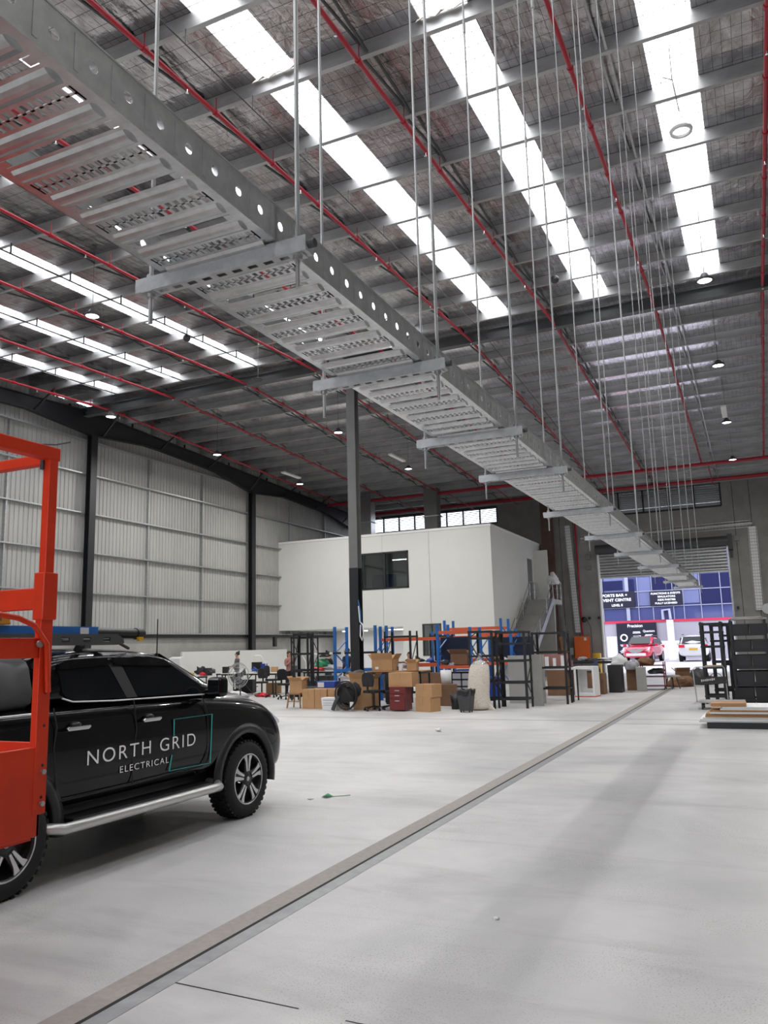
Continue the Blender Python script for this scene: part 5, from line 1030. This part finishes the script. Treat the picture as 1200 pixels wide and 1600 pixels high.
for i, (x, y, z, r_, mm) in enumerate(((-9.6, 25.5, 1.2, .16, 'darkgrey'), (-9.3, 25.3, 1.15, .12, 'clear'), (-10.6, 25.5, 1.3, .18, 'darkgrey'), (-10.2, 25.6, 1.28, .14, 'bluebin'), (-8.1, 26.2, 1.3, .16, 'card2'), (-7.8, 26.3, 1.25, .12, 'paper'))):
    tag(crumple(x, y, z, r_, 30 + i).build('parts_heap', mm), ['dark heap of parts on the orange rack behind the bucket', 'grey heap of parts beside the dark heap on the orange rack', 'dark bundle on the rack just right of the column', 'blue bundle on the rack right of the column', 'brown bundle on the short rack', 'white bundle on the short rack'][i], 'bundle')
# bag of packing beads
bg = thing('bead_bag', (-7.28, 21.75, 0), 'tall clear sack of cream packing beads standing behind the wheelie bin', 'bag')
b_ = MB(); pr = [(.001, 0), (.36, .0), (.40, .10), (.30, .30), (.31, .6), (.30, .95), (.285, 1.15), (.22, 1.28), (.12, 1.33), (.001, 1.35)]
b_.lathe((0, 0, 0), pr, 28); rr = random.Random(4)
b_.v = [(x * (1 + .05 * sin(5 * math.atan2(y, x) + z * 3)) + (.10 * z - .03), y * .85 * (1 + .05 * sin(4 * math.atan2(y, x) + z * 5)), z) for x, y, z in b_.v]
b_.build('beads', 'beads', bg, sub=1)
m = MB().lathe((.10, 0, 1.27), [(.24, -.03), (.19, .08), (.07, .16), (.09, .24), (.13, .27)], 20); m.build('film_top', 'film', bg)
MB().prism([(-.48, 0), (.48, 0), (.30, .22), (-.26, .22)], 'y', -.06, .06).build('film_skirt', 'beads', bg, bev=.02)
wb = thing('wheeled_bin', (-7.35, 20.95, 0), 'grey black plastic bin with a bin liner in front of the packing bead bag', 'bin')
MB().add([(-.15, -.15, .04), (.15, -.15, .04), (.15, .15, .04), (-.15, .15, .04), (-.2, -.2, .56), (.2, -.2, .56), (.2, .2, .56), (-.2, .2, .56)], [(0, 3, 2, 1), (0, 1, 5, 4), (1, 2, 6, 5), (2, 3, 7, 6), (3, 0, 4, 7), (4, 5, 6, 7)]).build('body', 'darkgrey', wb, bev=.02)
lin = MB().lathe((0, 0, 0), [(.235, .44), (.26, .50), (.262, .585), (.24, .60), (.20, .59)], 20); lin.v = [(x * 1.0, y * .95, z + .02 * sin(6 * math.atan2(y, x))) for x, y, z in lin.v]; lin.build('bin_liner', 'plastic', wb)
for s in (-1, 1): MB().cyl((s * .12 - .015, -.1, .03), (s * .12 + .015, -.1, .03), .03, 10).cyl((s * .12 - .015, .1, .03), (s * .12 + .015, .1, .03), .03, 10).build('castor', 'plastic', wb)
# dark cartons and objects left of the roller door
carton(-6.45, 27.9, 0, .62, .5, 1.22, 0, 'tall dark brown carton panel at the right end of the black frames', 'card2')
for i in range(4): tag(MB().cbox((-5.95 + i * .2, 28.1 + i * .06, .36), (.5, .03, .72), rz=.15, tilt=-.18).build('flat_carton', 'card2'), ['leftmost', 'second', 'third', 'rightmost'][i] + ' of the folded brown cartons leaning right of the tall carton', 'carton')
tag(MB().box(-6.15, 28.4, 0, -5.0, 29.0, .70).build('brown_bench', 'card2', bev=.01), 'low brown bench box behind the folded cartons', 'bench')
carton(-6.2, 28.6, .7, .25, .3, .45, 0, 'red carton with a white edge on the low brown bench', 'maroon')
tag(crumple(-5.75, 28.7, .82, .26, 40, (1.3, 1, .5)).build('black_bag', 'chair'), 'black bag lying on the low brown bench', 'bag')
tag(crumple(-5.25, 28.5, .86, .16, 41, (.7, .7, 1.4)).build('blue_rag', 'clothblue'), 'blue cloth hanging off the low brown bench', 'cloth')
wf = thing('white_cabinet', (-5.35, 27.3, 0), 'open white box cabinet with a tall slot in its back on the floor', 'cabinet', rz=-.12)
w = MB(); w.box(-.33, -.3, .03, -.27, .3, .98).box(.27, -.3, .03, .33, .3, .98).box(-.27, -.3, .03, .27, .3, .13).box(-.27, -.3, .88, .27, .3, .98); w.build('carcass', 'white', wf, bev=.008)
w = MB(); w.holes(-.27, .27, .13, .88, [(-.08, .12, .25, .82)], lambda a, c, b, d: w.box(a, .24, c, b, .28, d)); w.build('back_panel', 'white', wf); MB().box(-.34, -.31, 0, .34, .31, .03).build('base', 'orange', wf)
tag(MB().box(-5.0, 29.3, 0, -4.55, 29.9, .95).build('dark_cabinet', 'plastic', bev=.01), 'black cabinet just right of the white box cabinet', 'cabinet')
u = table(-6.6, 34.0, 2.3, .8, .98, 'long dark table under the orange cabinet covered in papers', 'plastic')
for i, (x, y, z, r_, mm, sc, lb) in enumerate([(-5.9, 34, 1.05, .2, 'paper', (1.5, 1, .3), 'sheaf of white paper on the long dark table'), (-6.8, 34, 1.06, .18, 'clear', (1, 1, .6), 'grey basket shape at the left end of the long dark table'), (-6.3, 33.9, 1.04, .15, 'darkgrey', (2, 1, .4), 'dark bundle in the middle of the long dark table'),
    (-4.75, 30.6, 1.0, .3, 'paper', (1, 1, .9), 'white crumpled plastic on top of the black cabinet'), (-4.35, 30.5, .85, .26, 'clear', (1, 1, .9), 'clear wrapped bundle right of the black cabinet'), (-4.0, 31.2, .95, .3, 'card2', (1.2, 1, .6), 'brown timber bundle on the red framed trolley'), (-3.6, 31.3, .62, .22, 'darkgrey', (1.2, 1, .6), 'dark bundle inside the red framed trolley'),
    (-2.95, 33.0, .35, .36, 'card2', (1.2, 1, .8), 'low brown heap right of the red framed trolley'), (-2.35, 34.5, .5, .4, 'darkgrey', (.9, 1, 1.1), 'dark heap of bags furthest right on the floor'), (-2.0, 34.6, .25, .3, 'brown', (1, 1, .7), 'small brown heap at the right end of the clutter')]):
    tag(crumple(x, y, .45 * r_ * sc[2] if z < .7 and 'inside' not in lb else z, r_, 60 + i, sc).build('bundle', mm), lb, 'bundle')
carton(-4.35, 30.9, 0, .5, .5, .8, .1, 'brown carton between the black cabinet and the patterned board', 'card2')
tag(MB().cbox((-4.0, 30.2, .42), (.34, .3, .84), rz=.1).build('patterned_carton', 'dado', bev=.01), 'pale printed upright carton beside the red framed trolley', 'carton')
u = thing('trolley', (-3.7, 31.2, 0), 'dark red framed trolley loaded with timber offcuts', 'trolley')
for z in (.12, .45, .85): MB().box(-.42, -.3, z, .42, .3, z + .03).build('shelf', 'maroon', u)
for sx in (-1, 1):
    for sy in (-1, 1): MB().box(sx * .4 - .02, sy * .28 - .02, .08, sx * .4 + .02, sy * .28 + .02, .98).build('post', 'maroon', u); MB().cyl((sx * .38 - .015, sy * .26, .045), (sx * .38 + .015, sy * .26, .045), .045, 10).build('castor', 'plastic', u)
u = thing('round_stool', (-3.1, 31.6, 0), 'round pale topped stool beside the red framed trolley', 'stool'); MB().lathe((0, 0, 0), [(.001, .42), (.27, .42), (.28, .47), (.001, .5)], 20).build('seat', 'dado', u)
for k in range(4): MB().bar((.15 * cos(k * pi / 2), .15 * sin(k * pi / 2), .42), (.25 * cos(k * pi / 2), .25 * sin(k * pi / 2), 0), .03).build('leg', 'black', u)
carton(-2.9, 33.6, 0, .5, .45, .55, .2, 'open brown carton behind the round stool', 'card2', flaps=1)
tag(MB().tube([(-1.75 + .22 * cos(a / 3), 34.4, .24 + .2 * sin(a / 3)) for a in range(12)], .012, 5).build('cable_loop', 'black'), 'loop of cable standing beside the small brown heap', 'cable')

# ------------------------------------------------------------------ benches by the left wall
table(-19.1, 28.3, 2.7, .9, .88, 'white topped bench behind the ute bonnet with trestle legs', 'white')
table(-22.0, 27.6, 1.6, .8, .80, 'bench with coloured parts just behind the ute windscreen', 'white')
table(-17.6, 29.6, 1.2, .8, .92, 'white topped bench beside the person in the pink top', 'white')
table(-14.6, 26.6, 1.9, .8, .98, 'bench with green and red bags between the rack frames', 'white')
fn = thing('pedestal_fan', (-17.5, 24.9, 0), 'large round caged floor fan in front of the person with a bun', 'fan')
cg = MB()
for r_, yy in ((.40, 0), (.36, -.06), (.26, -.09), (.15, -.10), (.36, .06), (.26, .09)): cg.tube([(r_ * cos(a * pi / 16), yy, .80 + r_ * sin(a * pi / 16)) for a in range(33)], .007 if r_ < .4 else .013, 5, cap=False)
for k in range(36):
    a = 2 * pi * k / 36; cg.tube([(.06 * cos(a), -.105, .80 + .06 * sin(a)), (.30 * cos(a), -.085, .80 + .30 * sin(a)), (.40 * cos(a), 0, .80 + .40 * sin(a))], .0035, 4, cap=False)
cg.build('cage', 'zinc', fn)
bl = MB()
for k in range(4):
    a = pi / 2 * k + .4; bl.add([(.05 * cos(a), -.02, .80 + .05 * sin(a)), (.33 * cos(a - .3), -.04, .80 + .33 * sin(a - .3)), (.34 * cos(a + .35), .03, .80 + .34 * sin(a + .35)), (.05 * cos(a + .6), .02, .80 + .05 * sin(a + .6))], [(0, 1, 2, 3)])
bl.build('blade', 'darkgrey', fn, solid=.004); MB().cyl((0, -.10, .80), (0, .16, .80), .08, 16).build('motor', 'plastic', fn); MB().cyl((0, .12, .03), (0, .12, .78), .022, 10).lathe((0, .12, 0), [(.001, .04), (.26, .03), (.27, 0), (.001, 0)], 24).build('stand', 'plastic', fn)
fn.scale = (1.12, 1.12, 1.12)
def task_lamp(x, y, z, label, flip=1):
    t = thing('task_lamp', (x, y, z), label, 'lamp')
    MB().cyl((0, 0, 0), (0, 0, .12), .03, 10).tube([(0, 0, .1), (-.02 * flip, 0, .35), (-.28 * flip, 0, .72)], .014, 8).build('arm', 'white', t)
    MB().lathe((-.42 * flip, 0, .68), [(.001, .035), (.13, .025), (.17, 0), (.15, -.01), (.001, -.0)], 20).build('lamp_head', 'white', t); return t
task_lamp(-18.45, 28.2, .88, 'white swing arm magnifier lamp clamped on the bench left')
task_lamp(-17.2, 29.3, .92, 'white swing arm lamp just right, beside the person in pink', 1)
chair(-17.1, 26.6, 2.6, 'black office chair with round back at the white bench', .62)
chair(-18.0, 27.2, .4, 'black stool chair tucked beneath the white bench', .5)
chair(-15.9, 25.6, 1.2, 'low black office chair near the timber stool', .5)
tag(MB().cbox((-22.4, 27.4, 1.35), (.5, .35, .45), rz=.3, tilt=.2).box(-22.45, 27.4, .8, -22.35, 27.5, 1.15).build('white_machine', 'paper', bev=.02), 'white machine head standing just above the ute windscreen edge', 'machine')
for i, (x, y, z, r_, mm, sc, lb) in enumerate([(-21.3, 27.6, .95, .2, 'chair', (1, 1, 1.1), 'black rounded bag on the bench behind the windscreen'), (-21.6, 27.4, .86, .12, 'yellow', (1, 1, .7), 'yellow orange part on the bench behind the windscreen'), (-21.1, 27.5, .86, .13, 'red', (1.2, 1, .7), 'red part beside the yellow part on the bench'), (-20.8, 27.7, .95, .15, 'darkgrey', (1, 1, .8), 'dark camera shaped part right of the red part'),
    (-21.9, 27.4, .85, .1, 'bluebin', (1, 1, .7), 'blue part at the left of the bench parts'), (-18.95, 28.1, .98, .13, 'bluebin', (1, 1, .8), 'blue tub shape on the white bench right of the fan'), (-20.2, 28.2, .95, .12, 'paper', (1.2, 1, .6), 'white papers on the white bench behind the fan'), (-18.0, 29.5, 1.0, .12, 'clothnavy', (1, 1, .8), 'navy bundle beside the person in pink'),
    (-14.9, 26.5, 1.17, .26, 'green', (1, .8, .8), 'green bag heaped on the bench between the frames'), (-15.0, 26.3, 1.03, .26, 'red', (1.3, .8, .35), 'red cloth under the green bag'), (-14.4, 26.4, 1.06, .24, 'clear', (1.3, .8, .5), 'grey bag right of the green bag'), (-14.75, 26.5, 1.52, .16, 'plastic', (1.3, .8, .6), 'black cap shape on top of the green bag'),
    (-19.0, 26.9, .14, .3, 'paper', (1.5, 1, .5), 'white plastic sheet crumpled on the floor by the bench legs'), (-18.2, 25.9, .12, .28, 'clear', (1.4, 1, .5), 'grey crumpled film on the floor near the chairs'), (-17.7, 26.8, .16, .2, 'red', (1.3, 1, .5), 'red bundle on the floor under the chairs'), (-16.2, 27.0, .2, .3, 'chair', (1.2, 1, .8), 'black bundle on the floor left of the rack')]):
    tag(crumple(x, y, .45 * r_ * sc[2] if z < .5 else z, r_, 90 + i, sc).build('bundle', mm), lb, 'bundle')
u = thing('monitor', (-19.1, 28.5, .88), 'small dark monitor on the white bench left of the lamp', 'screen'); MB().box(-.25, -.02, .12, .25, .02, .42).build('screen', 'plastic', u); MB().cyl((0, 0, 0), (0, 0, .14), .02, 8).box(-.1, -.08, 0, .1, .08, .01).build('stand', 'plastic', u)
carton(-18.6, 28.3, .88, .3, .2, .16, 0, 'small yellow cream box on the white bench', 'beads', tape=False)
tag(MB().bar((-19.7, 27.9, .85), (-18.9, 27.9, .05), .03).bar((-18.9, 27.9, .85), (-19.7, 27.9, .05), .03).build('trestle_brace', 'black'), 'crossed black trestle brace under the white bench', 'trestle')
# grey office door / back fittings beneath the mezzanine
tag(MB().box(-18.2, 43.1, 0, -17.3, 43.2, 2.2).build('inner_door', 'chan'), 'grey door in the wall beneath the office box', 'door')
tag(MB().box(-22.9, 35.6, 1.95, -22.75, 35.8, 2.45).build('wall_box', 'black'), 'small black box at the end of the left wall rail near the office box', 'box')

# ------------------------------------------------------------------ right side: shelves, trolley, boards
a = bolt_rack(-1.55, -.98, 24.3, 25.2, 2.24, [.2, .98, 1.55, 1.95, 2.18], 'empty black shelving frame, left of the frames beside the crate shelves', deck=[.98])
bolt_rack(-1.35, -.85, 25.4, 26.2, 2.2, [.3, 1.1, 1.7, 2.15], 'second empty black shelving frame just behind the first')
bolt_rack(-1.15, -.80, 26.4, 27.2, 2.25, [.3, 1.0, 1.85, 2.2], 'third black shelving frame nearest the roller door')
sh = bolt_rack(-.78, .14, 24.3, 25.6, 2.26, [.1, .50, .96, 1.42, 1.86], 'black shelving loaded with black plastic crates on plywood decks', deck=[.46, .92, 1.38, 1.82])
for i, (z, h_) in enumerate(((.02, .42), (.51, .36), (.97, .34), (1.43, .30), (1.87, .28))):
    for j, x in enumerate((-.53, -.05)):
        u = thing('black_crate', (x + (i % 2) * .03, 24.8, z), 'black plastic crate, %s on the %s deck of the crate shelves' % (('left', 'right')[j], ('floor', 'lowest', 'second', 'third', 'top')[i]), 'crate', 'black crates on the shelving')
        MB().prism([(-.225, 0), (.225, 0), (.235, h_), (-.235, h_)], 'y', -.45, .45).build('body', 'plastic', u, bev=.015); MB().box(-.235, -.46, h_ - .03, .235, .46, h_).build('rim', 'plastic', u)
for i in range(3): u = thing('black_crate', (.28, 24.2, .0 + i * .22), ('lowest', 'middle', 'topmost')[i] + ' of the black crates stacked on the floor right of the shelves', 'crate'); MB().prism([(-.2, 0), (.2, 0), (.23, .2), (-.23, .2)], 'y', -.3, .3).build('body', 'plastic', u, bev=.015)
tag(MB().cbox((-.32, 24.9, 2.29), (.9, 1.0, .04), rz=.1).cbox((-.28, 24.9, 2.33), (.8, .9, .03), rz=-.12).build('grey_sheet', 'wallsheet'), 'grey flat sheets lying on top of the crate shelves', 'sheet')
pt = thing('platform_trolley', (-1.1, 23.0, 0), 'low platform trolley with a tube handle and grey name plate', 'trolley')
part(MB().box(-1.62, 22.3, .17, -.52, 23.1, .205), 'deck', 'wallsheet', pt); part(MB().tube([(-1.64, 22.4, .19), (-1.68, 22.4, 1.0), (-1.62, 22.42, 1.06), (-.98, 22.9, 1.06), (-.94, 22.92, 1.0), (-.92, 22.92, .19)], .015, 8), 'handle', 'zinc', pt)
pl_ = part(MB().add([(-1.66, 22.4, .62), (-.93, 22.9, .62), (-.93, 22.9, .80), (-1.66, 22.4, .80)], [(0, 1, 2, 3)]), 'name_plate', 'darkgrey', pt, solid=.01)
_c, _s = .825, .565
pm_ = MB()
for k in range(8): u_ = k * .05; pm_.cbox((-1.50 + u_ * _c + .012 * _s, 22.495 + u_ * _s - .014 * _c, .715 + .004 * k), (.034, .004, .045 if k % 3 else .06), rz=math.atan2(_s, _c))
part(pm_, 'print', 'paper', pt)['kind'] = 'stuff'
for x, y in ((-1.52, 22.4), (-.62, 22.4), (-1.52, 23.0), (-.62, 23.0)): part(MB().cyl((x - .02, y, .07), (x + .02, y, .07), .07, 12).bar((x, y, .1), (x, y, .17), .04), 'castor', 'plastic', pt)
rr = random.Random(12); z = .12
tag(MB().box(-1.15, 17.75, 0, .1, 18.85, .12).build('pallet', 'black'), 'black pallet under the stack of boards', 'pallet')
nms = ['lowest', 'second', 'third', 'fourth', 'fifth', 'sixth', 'seventh', 'eighth', 'topmost']
for i in range(9):
    mm = 'wood' if i in (3, 4, 6) else 'white'; mm = 'card' if i == 3 else mm; x0 = -1.30 + (.05 * i if i < 7 else .30 + .05 * i) * .5 + rr.uniform(-.02, .02)
    tag(MB().cbox((x0 + .70, 18.3 + rr.uniform(-.03, .03), z + .016), (1.40 - i * .03, 1.1, .030), rz=rr.uniform(-.02, .02)).build('flat_board', mm), nms[i] + ' of the large flat boards stacked on the black pallet', 'board', 'flat boards on the pallet'); z += .034
tag(MB().cbox((-.73, 18.1, z + .035), (.66, .62, .065), rz=.02).build('flat_carton', 'card', bev=.004), 'flat brown carton lying on top of the board stack', 'carton')
for i, (x, m_) in enumerate(((.12, 'maroon'), (.22, 'darkgrey'))): tag(MB().cbox((x + .05, 17.9, .18), (.12, .6, .30), tilt=.1).build('offcut', m_), ('dark red', 'grey')[i] + ' offcut standing at the right end of the board stack', 'offcut')
for i in range(3): tag(MB().bar((.35 + i * .12, 29.5, 0), (.15 + i * .14, 30.2, 1.0), .04).build('timber_stick', 'wood'), ('left', 'middle', 'right')[i] + ' thin timber stick leaning right of the crate shelves', 'timber', 'leaning timber sticks')
# litter on the floor
tag(MB().add([(-5.02, 8.88, .004), (-4.93, 8.84, .03), (-4.90, 8.95, .01), (-4.99, 8.99, .03)], [(0, 1, 2, 3)]).tube([(-4.92, 8.92, .01), (-4.80, 9.02, .006), (-4.74, 9.10, .005)], .004, 5).build('leaf_scrap', 'foliage', solid=.003), 'tiny green scrap lying on the floor in front of the ute', 'scrap')
tag(MB().add([(-5.13, 8.72, .004), (-5.08, 8.70, .012), (-5.05, 8.75, .004)], [(0, 1, 2)]).build('brown_scrap', 'card2', solid=.003), 'tiny dark scrap beside the green scrap on the floor', 'scrap')
tag(crumple(-6.34, 16.22, .03, .06, 77).build('paper_scrap', 'paper'), 'small white scrap on the floor in the middle distance', 'scrap')
tag(crumple(-1.75, 5.4, .004, .02, 78).build('paper_scrap', 'paper'), 'tiny white scrap on the near floor at lower right', 'scrap')
c = thing('cord_loop', (-11.55, 23.3, 2.2), 'loop of white and blue cord hanging on the main column', 'cord')
part(MB().tube([(-11.66, 23.2, 3.1), (-11.62, 23.2, 2.6), (-11.52, 23.2, 2.5), (-11.50, 23.2, 2.2), (-11.56, 23.2, 2.0), (-11.62, 23.2, 2.15), (-11.60, 23.2, 2.5)], .022, 6), 'white_cord', 'paper', c)
part(MB().tube([(-11.68, 23.22, 3.3), (-11.60, 23.21, 2.9), (-11.60, 23.21, 2.3)], .018, 6), 'blue_cord', 'blue', c)

tag(MB().add([(-6.66 + .10 * i, 9.80 + .02 * (i % 2), 10.86 + .03 * ((i * 7) % 3)) for i in range(9)] + [(-6.66 + .10 * i, 9.885, 10.975) for i in range(9)], [(i, i + 1, i + 10, i + 9) for i in range(8)]).build('torn_insulation', 'beads', solid=.01), 'torn tan insulation edge over the purlin crossing the rooflight left of top centre', 'insulation')
tag(MB().add([(-3.78 + .10 * i, 9.80 + .02 * (i % 2), 10.86 + .03 * ((i * 5) % 3)) for i in range(9)] + [(-3.78 + .10 * i, 9.885, 10.975) for i in range(9)], [(i, i + 1, i + 10, i + 9) for i in range(8)]).build('torn_insulation', 'beads', solid=.01), 'torn tan insulation edge over the purlin crossing the rooflight at top centre', 'insulation')

for i, (x, y, z, w_, d_, h_, mm, nm, lb) in enumerate([(-21.0, 27.7, .80, .3, .25, .3, 'darkgrey', 'equipment_box', 'dark grey instrument box standing behind the windscreen bench parts'), (-20.3, 28.0, .88, .22, .2, .25, 'chair', 'equipment_box', 'black instrument box left of the round fan'),
    (-19.6, 28.3, .88, .35, .22, .12, 'paper', 'paper_stack', 'stack of white paper just right of the round fan'), (-18.75, 28.5, .88, .2, .2, .34, 'bluebin', 'parts_bin', 'blue upright parts bin on the white bench'), (-18.3, 28.6, .88, .25, .2, .2, 'card', 'small_carton', 'small brown carton at the right of the white bench'),
    (-17.9, 29.4, .92, .3, .2, .18, 'darkgrey', 'equipment_box', 'low dark box at the left of the far white bench'), (-22.3, 28.2, 0, .6, .5, .7, 'card2', 'floor_carton', 'brown carton on the floor under the machine head'), (-20.0, 29.2, 0, .5, .45, .55, 'chair', 'floor_case', 'black case on the floor beneath the white bench'),
    (-18.6, 29.0, 0, .5, .4, .42, 'card', 'floor_carton', 'brown carton on the floor beneath the right half of the white bench'), (-16.6, 28.6, 0, .6, .5, .5, 'chair', 'floor_case', 'black case on the floor beside the person in the pink top'), (-15.2, 27.4, 0, .7, .5, .75, 'darkgrey', 'floor_case', 'dark grey case on the floor behind the narrow tall frame'),
    (-13.6, 26.6, 0, 1.0, .6, .7, 'chair', 'floor_case', 'wide black case on the floor behind the blue rack upright'), (-12.6, 26.4, 0, .6, .5, .9, 'card2', 'floor_carton', 'brown carton on the floor just behind the main column'), (-13.4, 23.4, 0, .7, .4, .55, 'darkgrey', 'floor_case', 'dark case behind the blue plastic tub'),
    (-9.9, 24.9, 0, .7, .5, .9, 'card2', 'floor_carton', 'brown carton on the floor beneath the orange beam behind the drawers'), (-10.6, 23.6, 0, .5, .4, .8, 'chair', 'floor_case', 'black case beneath the black bolted frame by the column')]):
    tag(MB().cbox((x, y, z + h_ / 2 + .001), (w_, d_, h_), rz=.15 * ((i * 7) % 5 - 2)).cbox((x, y, z + h_ + .006), (w_ * 1.03, d_ * 1.03, .012), rz=.15 * ((i * 7) % 5 - 2)).build(nm, mm, bev=.008), lb, 'box')
table(-20.9, 29.6, 1.7, .7, .85, 'far bench along the low partition behind the round fan', 'white')
